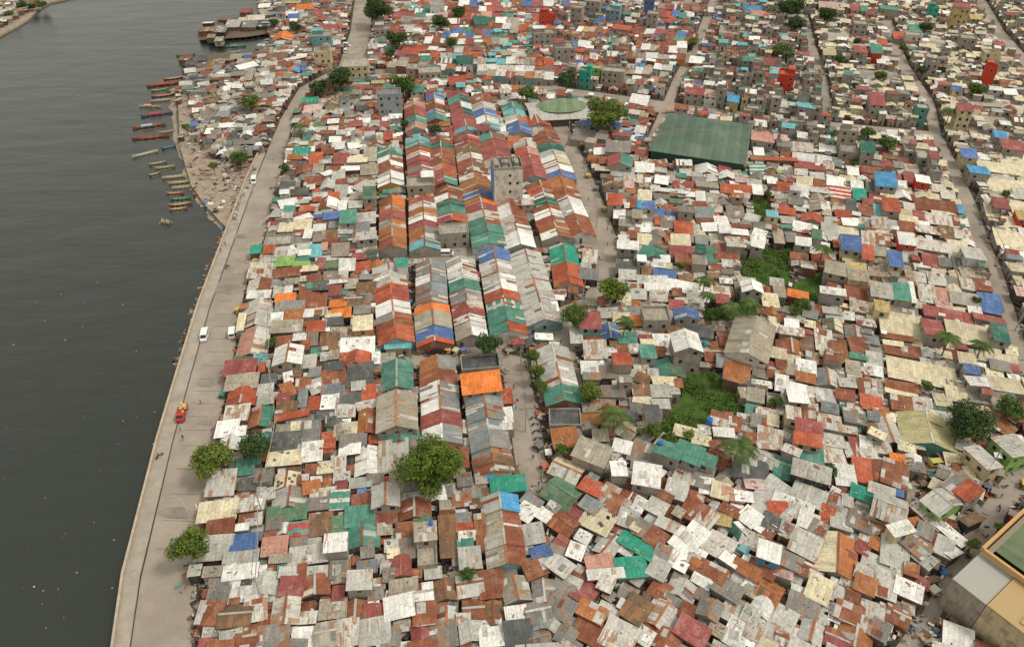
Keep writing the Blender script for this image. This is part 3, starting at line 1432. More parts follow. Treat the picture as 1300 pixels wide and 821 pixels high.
1120 640 58 18 -J
1190 625 58 18 -w
1130 668 50 22 -l
1190 660 50 20 -w
1270 460 58 26 -G
1200 720 60 22 -w
1120 740 60 22 -l
"""
# streets, lots and shore as outlines in the survey's coordinates (ground level)
ROADS = [
 ('riverside_road', [(160,860),(179,735),(220,560),(243,475),(267,390),(298,305),(328,220),(338,195),(357,150),(380,112),(430,85),(445,40),(452,-10),(474,-10),(470,45),(462,85),(428,112),(388,122),(370,160),(362,196),(354,228),(343,268),(337,298),(317,341),(305,395),(292,480),(278,535),(262,640),(250,740),(240,860)]),
 ('market_street', [(700,150),(716,150),(731,182),(751,222),(768,262),(782,300),(784,345),(768,380),(735,392),(722,425),(733,455),(740,492),(728,492),(720,462),(705,436),(672,434),(655,428),(640,448),(668,455),(690,560),(700,625),(672,650),(656,600),(638,470),(625,464),(513,464),(511,431),(600,427),(690,425),(706,392),(742,378),(752,350),(752,300),(742,262),(722,222),(706,185)]),
 ('cross_street', [(498,314),(560,309),(640,303),(700,298),(755,292),(770,312),(700,320),(640,328),(560,335),(500,338)]),
 ('north_street', [(905,-10),(918,-10),(890,60),(862,110),(850,150),(826,190),(816,190),(838,140),(855,100),(882,50)]),
 ('market_lane', [(476,88),(592,90),(660,100),(720,112),(850,130),(1000,150),(1190,168),(1190,178),(1000,163),(850,145),(720,124),(640,112),(592,100),(476,100)]),
 ('narrow_street', [(1014,20),(1026,20),(1036,60),(1050,100),(1058,150),(1046,150),(1036,100),(1024,60)]),
 ('side_street', [(1118,20),(1130,20),(1144,60),(1155,85),(1186,130),(1195,171),(1218,215),(1243,268),(1252,298),(1273,346),(1290,400),(1304,445),(1330,500),(1312,505),(1284,445),(1269,400),(1251,346),(1230,298),(1222,268),(1202,215),(1180,171),(1174,135),(1140,88),(1132,66)]),
 ('east_street', [(1228,-10),(1245,-10),(1275,40),(1320,90),(1320,115),(1265,50)]),
 ('corner_street', [(1330,560),(1330,600),(1288,640),(1262,680),(1232,720),(1205,760),(1150,860),(1110,860),(1180,760),(1205,715),(1230,665),(1262,622),(1290,585)]),
 ('alley', [(1180,585),(1195,588),(1162,622),(1158,665),(1148,665),(1152,617)]),
]
GREEN = [[(862,470),(925,474),(948,500),(948,520),(905,545),(850,560),(818,560),(838,540),(862,505)],
         [(938,330),(965,318),(1003,315),(1003,362),(965,368),(934,355)],
         [(1005,360),(1045,345),(1050,385),(1012,400),(985,395)],
         [(890,395),(950,375),(970,395),(930,412),(890,415)],
         [(955,240),(975,255),(985,290),(965,290),(950,262)],
         [(1060,190),(1078,195),(1070,210),(1055,205)]]
LANES = [[(580,452),(587,452),(596,535),(588,535)],[(527,442),(534,442),(542,545),(534,545)],[(547,636),(556,636),(569,735),(559,735)],[(480,238),(486,238),(484,312),(478,312)],[(514,238),(520,238),(521,312),(515,312)],
 [(522,330),(528,330),(530,432),(524,432)],[(565,330),(570,330),(577,432),(571,432)],[(605,330),(610,330),(622,428),(615,428)],[(512,110),(518,110),(516,232),(510,232)],[(728,470),(740,470),(748,520),(738,520)],[(690,495),(698,495),(706,570),(697,570)],[(344,420),(350,420),(358,500),(351,500)],[(640,600),(648,600),(664,735),(654,735)]]
SHORE = [(140,860),(158,731),(201,560),(252,390),(290,285),(265,262),(248,240),(236,205),(228,180),(225,150),(224,118),(238,95),(262,85),(320,72),(345,50),(330,25),(326,0),(324,-40)]
TREES = [
 (266, 580, 54, 'lime', 'broad yellow-green tree leaning over the riverside road, left of a darker tree'), (321, 565, 44, 'dark', 'dark green tree right beside the yellow-green one by the riverside road'),
 (240, 690, 50, 'bright', 'tree at road edge beside the pale shed and blue roof, lower left', 1.0, .75), (550, 588, 88, 'bright', 'largest tree of the photo, round and yellow-green above the dark alley', .85, .8),
 (620, 436, 38, 'dark', 'dense tree at the street junction beside the blue awning'), (677, 450, 21, 'mid', 'slim street tree at the top of the three beside the long grey roof', 1.0, .7),
 (683, 470, 23, 'bright', 'middle one of three slim street trees beside the long grey roof', 1.0, .7), (687, 489, 20, 'mid', 'lowest of three slim street trees beside the long grey roof', 1.0, .7),
 (730, 400, 36, 'mid', 'bushy tree left of the maroon and turquoise house'), (780, 367, 40, 'bright', 'bright tree standing alone beside the market street'),
 (749, 497, 32, 'bright', 'tree touching the green end of the long grey roof'), (715, 570, 22, 'mid', 'small bushy plant beside the wide street and the cream gable roof'),
 (669, 118, 25, 'mid', 'round tree at the head of the coloured terraces'), (720, 99, 28, 'dark', 'dark tree left of the turquoise and lime houses, near the court'),
 (772, 143, 50, 'lime', 'wide yellowish tree right of the green domed court'), (478, 10, 38, 'dark', 'spreading dark tree beside the road at the very top'),
 (583, 14, 20, 'dark', 'dark tree left of the tall teal house at the top'), (559, 27, 24, 'dark', 'dark tree below the white three-storey house at the top'),
 (503, 50, 27, 'dark', 'dark tree left of the far palm'), (495, 68, 17, 'dark', 'small dark tree above the cream church-like house'), (572, 53, 17, 'mid', 'small tree between the red strips of roofs'),
 (511, 106, 34, 'mid', 'flat-topped tree beside the tall blue-grey wall'), (431, 99, 34, 'dark', 'wide dark tree behind the red hut by the road bend'), (404, 110, 26, 'dark', 'rounded dark tree at the road bend'),
 (375, 33, 17, 'dark', 'small dark tree above the orange roof by the inlet'), (348, 28, 13, 'dark', 'tiny dark tree beside the stilt houses'), (317, 128, 24, 'bright', 'bright tree among the shore shacks'),
 (362, 213, 15, 'dark', 'slim upright tree at the edge of the road bend'), (302, 199, 24, 'mid', 'tree growing at the end of the sea wall'), (270, 210, 14, 'bright', 'small green bush on the littered shore'),
 (236, 161, 13, 'bright', 'low green bush near the moored boats'), (552, 163, 19, 'dark', 'dark tree at the foot of the maroon terrace'), (514, 157, 13, 'dark', 'small dark tree by the pink terrace'),
 (1232, 533, 60, 'dark', 'big dark tree right of the khaki hall roof', .8, .7), (1286, 516, 38, 'mid', 'tree at the right edge below the cream roofs'), (1178, 489, 20, 'mid', 'small tree between cream roof and red shop row'),
 (1005, 10, 34, 'dark', 'dark trees crown at top of the narrow street'), (1011, 29, 24, 'dark', 'dark tree below another at the top of the narrow street'), (1050, 17, 24, 'dark', 'dark tree right of the narrow street at the top'),
 (1103, 168, 22, 'mid', 'green tree in front of the bare concrete frame house'), (1128, 181, 26, 'mid', 'rounded tree right of the bare concrete frame house'), (1171, 89, 15, 'dark', 'dark tree beside the grey concrete house on side street'),
 (1119, 95, 18, 'bright', 'bright shrub-like tree between far concrete houses'), (995, 66, 28, 'mid', 'spreading tree above the tall red house'), (934, 60, 13, 'mid', 'small tree among grey roofs near north street'),
 (1066, 75, 15, 'dark', 'dark tree in front of the lime grey far house'), (1088, 52, 12, 'dark', 'tiny dark tree near the tall red narrow house'), (1196, 88, 14, 'dark', 'dark tree beside far grey apartment'),
 (1241, 113, 24, 'mid', 'loose tree left of the tall red far block'), (1054, 597, 24, 'dark', 'dark tree half under the long grey open roof'), (345, 434, 16, 'mid', 'little tree wedged between shacks by the cable'),
 (593, 727, 22, 'mid', 'tree at the foot of the long rust and cream terrace'), (1237, 690, 19, 'mid', 'bush in the lower right street near the orange parapet'), (1269, 668, 14, 'mid', 'small bush against the orange parapet'),
 (1175, 34, 18, 'dark', 'dark tree left of the tall yellow house'), (880, 52, 15, 'lime', 'yellowish tree on the corner of the north street'), (1020, 384, 22, 'mid', 'bush on the smaller overgrown lot'),
 (975, 245, 13, 'mid', 'bush growing by the broken grey shacks'), (830, 545, 22, 'mid', 'leafy bush at the left edge of the large overgrown lot'), (905, 478, 20, 'mid', 'bush at the top of the large overgrown lot'),
 (865, 337, 15, 'mid', 'small tree beside the silver shack and rusty roof'), (1278, 245, 13, 'mid', 'small tree among the right-hand cream roofs'), (12, 17, 12, 'mid', 'bushy tree on the far bank', .5), (52, 5, 14, 'mid', 'tree at the tip of the far bank', .45), (28, 6, 14, 'dark', 'dark tree on the far bank', .45),
 (40, 8, 12, 'dark', 'darkest low tree between two others on the far bank', .4), (915, 399, 22, 'mid', 'bush left of the two palms above the warehouse', .5), (938, 406, 18, 'bright', 'bush under the two palms above the warehouse', .5), (985, 509, 20, 'mid', 'bushes tangle right of the large overgrown lot', .6), (1001, 527, 13, 'mid', 'small bush left of the maroon and red house', .6), (850, 556, 24, 'mid', 'leafy bush at the foot of the large overgrown lot', .6), (874, 552, 18, 'bright', 'bright bush below the large overgrown lot', .6), (812, 548, 14, 'mid', 'small bush right of the palm by the lot', .7), (1086, 205, 12, 'mid', 'small bush beside the grey flat roofs', .7), (1147, 60, 13, 'mid', 'small tree on the side street bend', .8), (1085, 108, 12, 'dark', 'dark little tree between far concrete houses', .8), (1240, 380, 12, 'mid', 'tiny tree left of the blue roofed yard', .8),
 (1010, 395, 18, 'mid', 'low tree below the smaller overgrown lot'),
]
PALMS = [(525, 45, 22, 'far palm standing beside two dark trees', 9), (781, 525, 40, 'palm in front of the dark grey concrete roof, left of the lot', 8), (795, 406, 22, 'slim palm next to the orange-red wall', 9),
 (939, 567, 46, 'large palm beside the green roofs at the lot corner', 8), (1206, 427, 27, 'palm beside the maroon roofed house', 9), (1247, 437, 27, 'palm in front of the cream roofs at right', 7.5),
 (896, 354, 22, 'upper one of two palms beside the white shacks', 9), (899, 373, 18, 'lower one of two palms beside the white shacks', 8), (928, 388, 24, 'left palm of a pair above the warehouse', 8), (952, 384, 26, 'right palm of a pair above the warehouse', 8.5),
 (1046, 314, 26, 'palm beside the blue roof and red shack', 8), (381, 160, 22, 'palm between the road bend and green hut', 7), (1208, 139, 24, 'palm left of the tall yellow and green house', 9)]
# ---------------------------------------------------------------- read the survey into a list of houses
ZROOF = {1: 3.1, 2: 5.7, 3: 8.6, 4: 11.6, 5: 15.5}
houses = []
def house(x, y, ang, W, D, ty, c1, c2, st, wall=None, kind=None, z=None, far=False):
    h = dict(x=x, y=y, ang=ang, W=W, D=D, ty=ty, c1=c1, c2=c2, st=st, wall=wall, kind=kind, z=z or ZROOF[st] + rnd.uniform(-.25, .25), far=far)
    houses.append(h); return h
def px_per_m(p, ax):
    a, b = pix(p), pix(p + ax)
    return math.hypot(a[0] - b[0], a[1] - b[1])
def W_LONG(w, s): return w * s > 48
def read_survey():
    ox = oy = 0; s = 1; axis = 'A'
    for line in SURVEY.strip().split('\n'):
        t = line.split()
        if t[0] == 'Z':
            ox, oy, s, axis = float(t[1]), float(t[2]), float(t[3]), t[4]; continue
        if t[0] == 'R':
            x0, y0, x1, y1, w = map(float, t[1:6]); segs = t[6:]
            z = 4.3
            p0, p1 = ground(ox + x0 * s, oy + y0 * s, z), ground(ox + x1 * s, oy + y1 * s, z)
            d = (p1 - p0); L = d.length; d.normalize()
            ang = math.atan2(-d.y, -d.x) - R(90)
            ax = rot2(ang)[0]
            tot = sum(float(g[2]) for g in segs); pos = 0
            for g in segs:
                n = float(g[2]); c = p0 + d * L * (pos + n / 2) / tot
                mid = p0 + d * L * .5
                W = w * s / px_per_m(mid, ax)
                house(c.x, c.y, ang, W * rnd.uniform(1.04, 1.10), L * n / tot + .15, 'g', g[0], g[1], 1, kind='row_house', z=3.75 + rnd.uniform(-.25, .25))
                pos += n
            continue
        if t[0] == 'S':
            x0, y0, x1, y1, hh = map(float, t[1:6]); cs = t[6]
            z = 4.0
            p0, p1 = ground(ox + x0 * s, oy + y0 * s, z), ground(ox + x1 * s, oy + y1 * s, z)
            d = p1 - p0; L = d.length; d.normalize(); ang = math.atan2(d.y, d.x)
            D = hh * s / px_per_m((p0 + p1) / 2, rot2(ang)[1]); n = len(cs)
            for i, ch in enumerate(cs):
                if ch == '.': continue
                c = p0 + d * L * (i + .5) / n
                house(c.x, c.y, ang, L / n * .98, D * rnd.uniform(.85, 1.05), rnd.choice('-h-'), ch, ch, 1, kind='row_house', z=4 + rnd.uniform(-.5, .6))
            continue
        x, y, w, dd = map(float, t[:4]); spec = t[4]
        mm = re.match(r'^([-ghf])([A-Za-z])([A-Za-z]?)(\d?)$', spec)
        ty, c1, c2, st = mm[1], mm[2], mm[3] or mm[2], int(mm[4] or 1)
        u, v = ox + x * s, oy + y * s
        z = ZROOF[st]; p = ground(u, v, z)
        a = None; wall = None
        for e in t[5:]:
            if e[0] == 'a': a = float(e[1:])
            elif e[0] == 'W': wall = e[1]
        if a is not None: ang = img_axis(u, v, z, a)
        elif axis == 'A': ang = AX_A
        elif axis == 'B': ang = AX_B
        else: ang = img_axis(u, v, z, float(axis))
        ax, ay = rot2(ang)
        if st == 1 and W_LONG(w, s): st = 1
        W = .96 * w * s / px_per_m(p, ax); D = .95 * dd * s / px_per_m(p, ay)
        h = house(p.x, p.y, ang, W, D, ty, c1, c2, st, wall)
        h['z'] = z + rnd.uniform(-.2, .2)
read_survey()
n_survey = len(houses)

# ---------------------------------------------------------------- where one may build
RES = 1.0
GX0, GY0, NX, NY = -330, 20, 860, 640
occ = np.zeros((NX, NY), bool)        # taken by a house
road = np.zeros((NX, NY), bool)
land = np.zeros((NX, NY), bool)
gx, gy = np.meshgrid(GX0 + (np.arange(NX) + .5) * RES, GY0 + (np.arange(NY) + .5) * RES, indexing='ij')
def poly_mask(P):
    m = np.zeros((NX, NY), bool); n = len(P)
    for i in range(n):
        x0, y0, x1, y1 = P[i][0], P[i][1], P[(i + 1) % n][0], P[(i + 1) % n][1]
        if y0 == y1: continue
        c = ((gy < y0) != (gy < y1)) & (gx < (x1 - x0) * (gy - y0) / (y1 - y0) + x0)
        m ^= c
    return m
W2 = lambda pts, z=0: [ground(u, v, z) for u, v in pts]
def rect_of(h, g=0):
    ax, ay = rot2(h['ang']); c = Vector((h['x'], h['y'], 0))
    return [c + ax * sx * (h['W'] / 2 + g) + ay * sy * (h['D'] / 2 + g) for sx, sy in ((-1, -1), (1, -1), (1, 1), (-1, 1))]
def rect_idx(h, g=0):
    q = rect_of(h, g)
    i0, i1 = int(min(p.x for p in q) - GX0) - 1, int(max(p.x for p in q) - GX0) + 2
    j0, j1 = int(min(p.y for p in q) - GY0) - 1, int(max(p.y for p in q) - GY0) + 2
    i0, j0 = max(i0, 0), max(j0, 0); i1, j1 = min(i1, NX), min(j1, NY)
    if i0 >= i1 or j0 >= j1: return None
    X, Y = gx[i0:i1, j0:j1] - h['x'], gy[i0:i1, j0:j1] - h['y']
    ca, sa = math.cos(h['ang']), math.sin(h['ang'])
    return (slice(i0, i1), slice(j0, j1)), (abs(X * ca + Y * sa) < h['W'] / 2 + g) & (abs(-X * sa + Y * ca) < h['D'] / 2 + g)
def fill(arr, h, g=0):
    r = rect_idx(h, g)
    if r: arr[r[0]] |= r[1]
def share(arr, h, g=0):
    r = rect_idx(h, g)
    if not r or not r[1].any(): return 1.0
    return float(arr[r[0]][r[1]].mean())
SH = [ground(u, v) for u, v in SHORE]
LAND = SH + [Vector((SH[-1].x - 60, 900, 0)), Vector((SH[-1].x - 60, 1450, 0)), Vector((1450, 1450, 0)), Vector((1450, -330, 0)), Vector((SH[0].x + 40, -330, 0))]
land |= poly_mask(LAND)
for nm, P in ROADS: road |= poly_mask(W2(P))
road |= poly_mask(W2([(120, 860), (140, 731), (183, 560), (234, 390), (270, 292), (300, 230), (329, 195), (352, 200), (345, 250), (290, 400), (240, 620), (230, 860)]))
green = np.zeros((NX, NY), bool)
for P in GREEN: green |= poly_mask(W2(P))
lanes = np.zeros((NX, NY), bool)
for P in LANES: lanes |= poly_mask(W2(P))
beach = poly_mask(W2([(228, 150), (232, 118), (241, 122), (246, 150), (254, 182), (268, 200), (300, 213), (322, 212), (330, 222), (290, 290), (262, 262), (240, 220)]))
FBP = [(-90, 75), (-10, 50), (18, 35), (34, 26), (48, 12), (62, 3), (90, -3), (140, -12), (140, -30), (-90, -30)]
land |= poly_mask([ground(u, v, 0) for u, v in [(-90, 60), (-10, 42), (14, 30), (30, 20), (44, 8), (52, -2), (60, -30), (-90, -30)]])
HALL = [ground(u, v, 5.2) for u, v in ((823, 191), (946, 209), (957, 158), (849, 144))]
COURT = ground(714, 136, 5)
CORNER = [ground(u, v, 9.5) for u, v in ((1246, 699), (1340, 611.5), (1400, 672), (1306, 760))]
special = poly_mask(HALL) | (np.hypot(gx - COURT.x, gy - COURT.y) < 15)
_e1 = (CORNER[1] - CORNER[0]).normalized(); _e2 = Vector((_e1.y, -_e1.x, 0)); _e2 = _e2 if _e2.dot(CORNER[3] - CORNER[0]) > 0 else -_e2
special |= poly_mask([CORNER[0] - _e1 * 10.5 - _e2 * 1.5, CORNER[1] - _e2 * 1.5 + _e1 * 3, CORNER[1] + _e2 * 29, CORNER[0] - _e1 * 10.5 + _e2 * 28])
# survey houses: later ones that fall almost wholly on an earlier one, or onto a street, were seen twice
keep = []
for h in houses:
    s_ = share(occ, h, -.4)
    if s_ > .72 and h['kind'] != 'row_house': continue
    if share(special, h) > .35: continue
    if share(road, h) > .55 and h['kind'] != 'row_house' and h['W'] * h['D'] < 60: continue
    fill(occ, h, -.1); keep.append(h)
houses = keep
print('survey', n_survey, 'kept', len(houses))

# ---------------------------------------------------------------- infill between the surveyed houses
def zone(u, v):
    """axis and palette for a place seen at (u, v)"""
    if u < 80 and v < 60: return R(30), 'bank'
    if u > 1120 + (v - 500) * .2 and v < 600: return AX_B, 'right'
    if v > 545 and u > 700: return img_axis(u, v, 3, 30 if u < 1000 else 24), 'tilt'
    if v < 190 and u > 880 + (150 - v) * .3: return AX_B, 'grey'
    if v < 190 and u > 700: return AX_B, 'topmix'
    if v < 190 and u > 480: return AX_A, 'topred'
    if u > 940: return AX_B, 'mid'
    if u > 700: return R(-3), 'mid'
    if u < 80: return R(30), 'shore'
    if u < 345 and v < 200: return AX_A + R(8), 'shore'
    return AX_A, 'left'
PAL = {}
def pal(name, *pairs):
    PAL[name] = [c for c, n in pairs for _ in range(n)]
pal('bank', ('w', 1), ('l', 2), ('g', 1), ('k', 1), ('r', 1), ('n', 1))
pal('right', ('c', 5), ('l', 1), ('x', 1), ('m', 1), ('C', 2), ('r', 1), ('w', 2), ('k', 1))
pal('tilt', ('w', 3), ('l', 5), ('g', 4), ('x', 3), ('X', 2), ('r', 2), ('o', 1), ('k', 1), ('c', 1), ('n', 1), ('m', 1))
pal('grey', ('C', 5), ('k', 2), ('C', 3), ('l', 3), ('g', 1), ('m', 1), ('t', 1), ('a', 1), ('w', 2), ('P', 1), ('R', 1), ('c', 1))
pal('topmix', ('r', 2), ('R', 1), ('m', 1), ('w', 2), ('l', 1), ('k', 1), ('x', 1), ('t', 1), ('b', 1), ('m', 1), ('r', 1), ('g', 1), ('C', 1))
pal('topred', ('r', 2), ('R', 1), ('m', 2), ('w', 2), ('l', 1), ('t', 1), ('x', 1), ('k', 1), ('o', 1), ('a', 1))
pal('mid', ('w', 3), ('l', 5), ('g', 4), ('x', 3), ('k', 2), ('r', 2), ('X', 2), ('R', 1), ('t', 1), ('c', 1), ('o', 1), ('m', 1), ('n', 1), ('C', 1))
pal('left', ('w', 3), ('l', 4), ('g', 5), ('x', 3), ('r', 3), ('X', 2), ('k', 2), ('o', 1), ('n', 2), ('t', 1), ('d', 2), ('R', 1), ('m', 1), ('s', 1))
pal('shore', ('g', 2), ('d', 3), ('k', 2), ('n', 1), ('l', 2), ('s', 1), ('w', 1), ('r', 1))
def infill(step, wr, dr, lim, jit, passes, inside_only=False):
    n = 0
    r2 = road | lanes
    for k in (1, -1):
        r2 = r2 | np.roll(road, k, 0) | np.roll(road, k, 1)
    blocked = r2 | green | special | beach | ~land
    for y in np.arange(GY0, GY0 + NY, step[1]):
        for x in np.arange(GX0, GX0 + NX, step[0]):
            px_, py_ = x + rnd.uniform(-jit, jit), y + rnd.uniform(-jit, jit)
            u, v = pix((px_, py_, 3))
            if u < -60 or u > 1370 or v > 880 or v < -25: continue
            i, j = int(px_ - GX0), int(py_ - GY0)
            if not (0 <= i < NX and 0 <= j < NY) or blocked[i, j] or occ[i, j]: continue
            a, z = zone(u, v)
            if z == 'bank' and rnd.random() < .45: continue
            a += rnd.gauss(0, R(3 if z != 'shore' else 12))
            W, D = rnd.uniform(*wr), rnd.uniform(*dr)
            c1 = rnd.choice(PAL[z]); st = 1; ty = rnd.choice('---gh')
            if z == 'grey': st = rnd.choice((1, 1, 2, 2, 3)); ty = 'f' if c1 in 'CkC' else rnd.choice('--h')
            elif z == 'right' and v > 180: st = 1
            elif z in ('topmix', 'right'): st = rnd.choice((1, 1, 1, 2))
            elif rnd.random() < .05 and z not in ('shore',) and passes == 1: st = 2
            if passes == 3: st = 1; ty = '-'
            if c1 == 'C': ty = 'f'
            h = dict(x=px_, y=py_, ang=a, W=W, D=D, ty=ty, c1=c1, c2=c1, st=st, wall=None, kind=None, z=ZROOF[st] + rnd.uniform(-.9, .2) - (.35 * (passes - 1) if st == 1 else 0), far=False)
            if share(blocked, h) > .08 or share(occ, h, -.3) > lim:
                h['W'] *= .7; h['D'] *= .7
                if share(blocked, h) > .08 or share(occ, h, -.3) > lim: continue
            if h['W'] < 1.6: continue
            houses.append(h); fill(occ, h, -.15); n += 1
    return n
print('infill', infill((4.3, 4.5), (3.5, 5.6), (3.3, 5.3), .10, .9, 1), infill((3.1, 3.2), (2.6, 4.2), (2.5, 4.0), .14, .9, 2), infill((2.4, 2.4), (2.0, 3.4), (2.0, 3.2), .08, .5, 3))

# ---------------------------------------------------------------- house geometry
def uvq(w, d): return [(0, 0), (w, 0), (w, d), (0, d)]
def house_parts(h, detail):
    """{'part name': G} in the house's own frame (origin on the ground under its middle)"""
    W, D, z, ty, st = h['W'], h['D'], h['z'], h['ty'], h['st']
    m1, m2 = roof_mat(h['c1']), roof_mat(h['c2'])
    wc = h['wall']
    if not wc and ty == 'f' and h['c1'] in 'acRbwvetyPs': wc = h['c1']
    if not wc:
        if h['kind'] == 'row_house': wc = rnd.choice('CCCCkwaPnro')
        elif st > 1 or ty == 'f': wc = rnd.choice('CCCCCCCCCkwc' if h['c1'] != 'C' else 'CCCCk')
        else: wc = rnd.choice('CCCCnnnrrdk')
    wm = wall_mat(wc)
    wall, roof = G(), G()
    x, y = W / 2, D / 2
    ov = min(.35, W * .06) if h['kind'] != 'row_house' else .12
    uo2 = rnd.randrange(300) * 50 + 5
    uo = (rnd.randrange(300) * 50 + 5, rnd.randrange(300) * 50 + 5)
    add = lambda g, pts, th, m, uvs: g.slab(pts, th, m, [(a + uo[0], b + uo[1]) for a, b in uvs])
    e = z
    if ty == '-':
        rise = min(.9, .13 * D) * rnd.uniform(.5, 1.3)
        if rnd.random() < .2: rise *= -1
        rz = min(.5, .07 * W) * rnd.uniform(-1, 1)
        H = lambda px, py: z + rise * py / D + rz * px / W
        X, Y = x + ov, y + ov
        cs = [(-X, -Y), (X, -Y), (X, Y), (-X, Y)]
        add(roof, [(a, b, H(a, b)) for a, b in cs], .08, m1, uvq(2 * X, 2 * Y))
        for k in range(4):
            a, b = [(-x, -y), (x, -y), (x, y), (-x, y)][k], [(-x, -y), (x, -y), (x, y), (-x, y)][(k + 1) % 4]
            wall.face([(*a, -.3), (*b, -.3), (*b, H(*b) - .09), (*a, H(*a) - .09)], wm)
        if detail:
            for _ in range(rnd.choice((0, 0, 1, 1, 2)) if W * D > 14 else rnd.choice((0, 1))):   # odd sheets and boards nailed over
                pw, pd = rnd.uniform(.7, 2.2), rnd.uniform(.7, 2.4)
                if pw > W * .7 or pd > D * .7: continue
                px_, py_ = rnd.uniform(-x + pw / 2, x - pw / 2), rnd.uniform(-y + pd / 2, y - pd / 2)
                t = rnd.uniform(-.25, .25) if rnd.random() < .5 else 0
                c_, s_ = math.cos(t), math.sin(t)
                pts = []
                for a, b in ((-1, -1), (1, -1), (1, 1), (-1, 1)):
                    a, b = a * pw / 2, b * pd / 2
                    q = (px_ + a * c_ - b * s_, py_ + a * s_ + b * c_); pts.append((*q, H(*q) + .07 + _ * .03))
                add(roof, pts, .03, roof_mat((rnd.choice({'w': 'wlx', 'l': 'lwgx', 'g': 'lgxr', 'r': 'rXom', 'x': 'xwlr', 'X': 'Xrxo', 'n': 'nXr'}.get(h['c1'], h['c1'])))), uvq(pw, pd))
            for _ in range(rnd.choice((0, 1, 3, 5))):                        # stones and planks holding the sheets down
                q = (rnd.uniform(-x, x) * .85, rnd.uniform(-y, y) * .85)
                a = rnd.uniform(0, 3.1); l = rnd.choice((.12, .16, .2, .3, .7))
                roof.obox((*q, H(*q) + .1), Vector((math.cos(a), math.sin(a), 0)) * l * .6, Vector((-math.sin(a), math.cos(a), 0)) * .09, Vector((0, 0, .07)), rnd.choice((plain('stone weight', (.14, .12, .10)), plain('board weight', (.24, .17, .11)), plain('pale weight', (.42, .40, .36)))))
    elif ty in 'gh':
        sw = ty == 'h'
        a, b = (y, x) if sw else (x, y)          # a: half span, b: half length
        rise = min(a * .42, 1.9) * rnd.uniform(.85, 1.1)
        P = (lambda s, l, zz: (l, -s, zz)) if sw else (lambda s, l, zz: (s, l, zz))
        A, B = a + ov, b + ov
        ez = z - rise * .5; rzt = z + rise * .5
        lz = ez - rise * ov / a
        sl = math.hypot(A, rzt - lz)
        uvs = [(0, sl), (2 * B, sl), (2 * B, 0), (0, 0)]
        L = [P(-A, -B, lz), P(-A, B, lz), P(0, B, rzt), P(0, -B, rzt)]
        Rr = [P(0, -B, rzt), P(0, B, rzt), P(A, B, lz), P(A, -B, lz)]
        ul = [(0, sl), (2 * B, sl), (2 * B, 0), (0, 0)]; ur = [(0, 0), (2 * B, 0), (2 * B, sl), (0, sl)]
        add(roof, L[::-1] if True else L, .08, m1, ul[::-1]); roof.slab(Rr[::-1], .08, m2, [(a_ + uo2, b_ + uo[1]) for a_, b_ in ur[::-1]])
        if detail or h['kind'] == 'row_house':
            cap = [P(-.22, -B, rzt + .03), P(.22, -B, rzt + .03), P(.22, B, rzt + .03), P(-.22, B, rzt + .03)]
            if W * D > 12: add(roof, cap, .1, roof_mat(rnd.choice((h['c1'], 'r', 'o', 'l'))), uvq(.4, 2 * B))
        if W * D > 12:      # single lengths of other sheeting let into either slope
            for s_ in (-1, 1):
                own = h['c1'] if s_ < 0 else h['c2']
                for _ in range(rnd.choice((0, 1, 1, 2) if h['kind'] == 'row_house' else (0, 0, 1, 2))):
                    wd = rnd.uniform(.5, 1.3); b0 = rnd.uniform(-b, b - wd)
                    if wd > b * .9: continue
                    t0, t1 = (0.02, 1) if rnd.random() < .6 else (.02, rnd.uniform(.4, .7)) if rnd.random() < .5 else (rnd.uniform(.3, .6), 1)
                    Zs = lambda t: rzt - (rzt - lz) * t + .035 + _ * .02
                    q_ = [P(s_ * A * t0, b0, Zs(t0)), P(s_ * A * t1, b0, Zs(t1)), P(s_ * A * t1, b0 + wd, Zs(t1)), P(s_ * A * t0, b0 + wd, Zs(t0))]
                    if (s_ < 0) != sw: q_ = q_[::-1]
                    cc = rnd.choice({'w': 'xlgr', 'l': 'xgwr', 'g': 'lxrs', 's': 'glxs', 'r': 'oXnxm', 'R': 'rmoR', 'm': 'rRoP', 'o': 'rnXl', 'x': 'rwlX', 't': 'tJlx', 'G': 'tJ', 'k': 'lgx', 'c': 'ckl'}.get(own, own + 'lr'))
                    roof.slab(q_, .03, roof_mat(cc), [(0 + uo2, sl * t0 + uo[1]), (0 + uo2, sl * t1 + uo[1]), (wd + uo2, sl * t1 + uo[1]), (wd + uo2, sl * t0 + uo[1])])
        c4 = [P(-a, -b, 0), P(a, -b, 0), P(a, b, 0), P(-a, b, 0)]
        for k in range(4):
            p, q = c4[k], c4[(k + 1) % 4]
            if k in (0, 2):
                mid = ((p[0] + q[0]) / 2, (p[1] + q[1]) / 2, rzt - .1)
                wall.face([(p[0], p[1], -.3), (q[0], q[1], -.3), (q[0], q[1], ez - .1), mid, (p[0], p[1], ez - .1)], wm)
            else: wall.face([(p[0], p[1], -.3), (q[0], q[1], -.3), (q[0], q[1], ez - .1), (p[0], p[1], ez - .1)], wm)
        e = ez
    else:
        wall.box(-x, -y, -.3, x, y, z - .15, wm)
        pm = wm; rm = roof_mat(h['c1']) if h['c1'] in 'CkdsgR' else roof_mat('C')
        roof.face([(-x + .2, -y + .2, z - .1), (x - .2, -y + .2, z - .1), (x - .2, y - .2, z - .1), (-x + .2, y - .2, z - .1)], rm, [(a + uo[0], b + uo[1]) for a, b in uvq(W, D)])
        ph = rnd.uniform(.25, .8)
        for q in ((-x - .04, -y - .04, x + .04, -y + .2), (-x - .04, y - .2, x + .04, y + .04), (-x - .04, -y + .2, -x + .2, y - .2), (x - .2, -y + .2, x + .04, y - .2)):
            roof.box(q[0], q[1], z - .16, q[2], q[3], z + ph, pm)
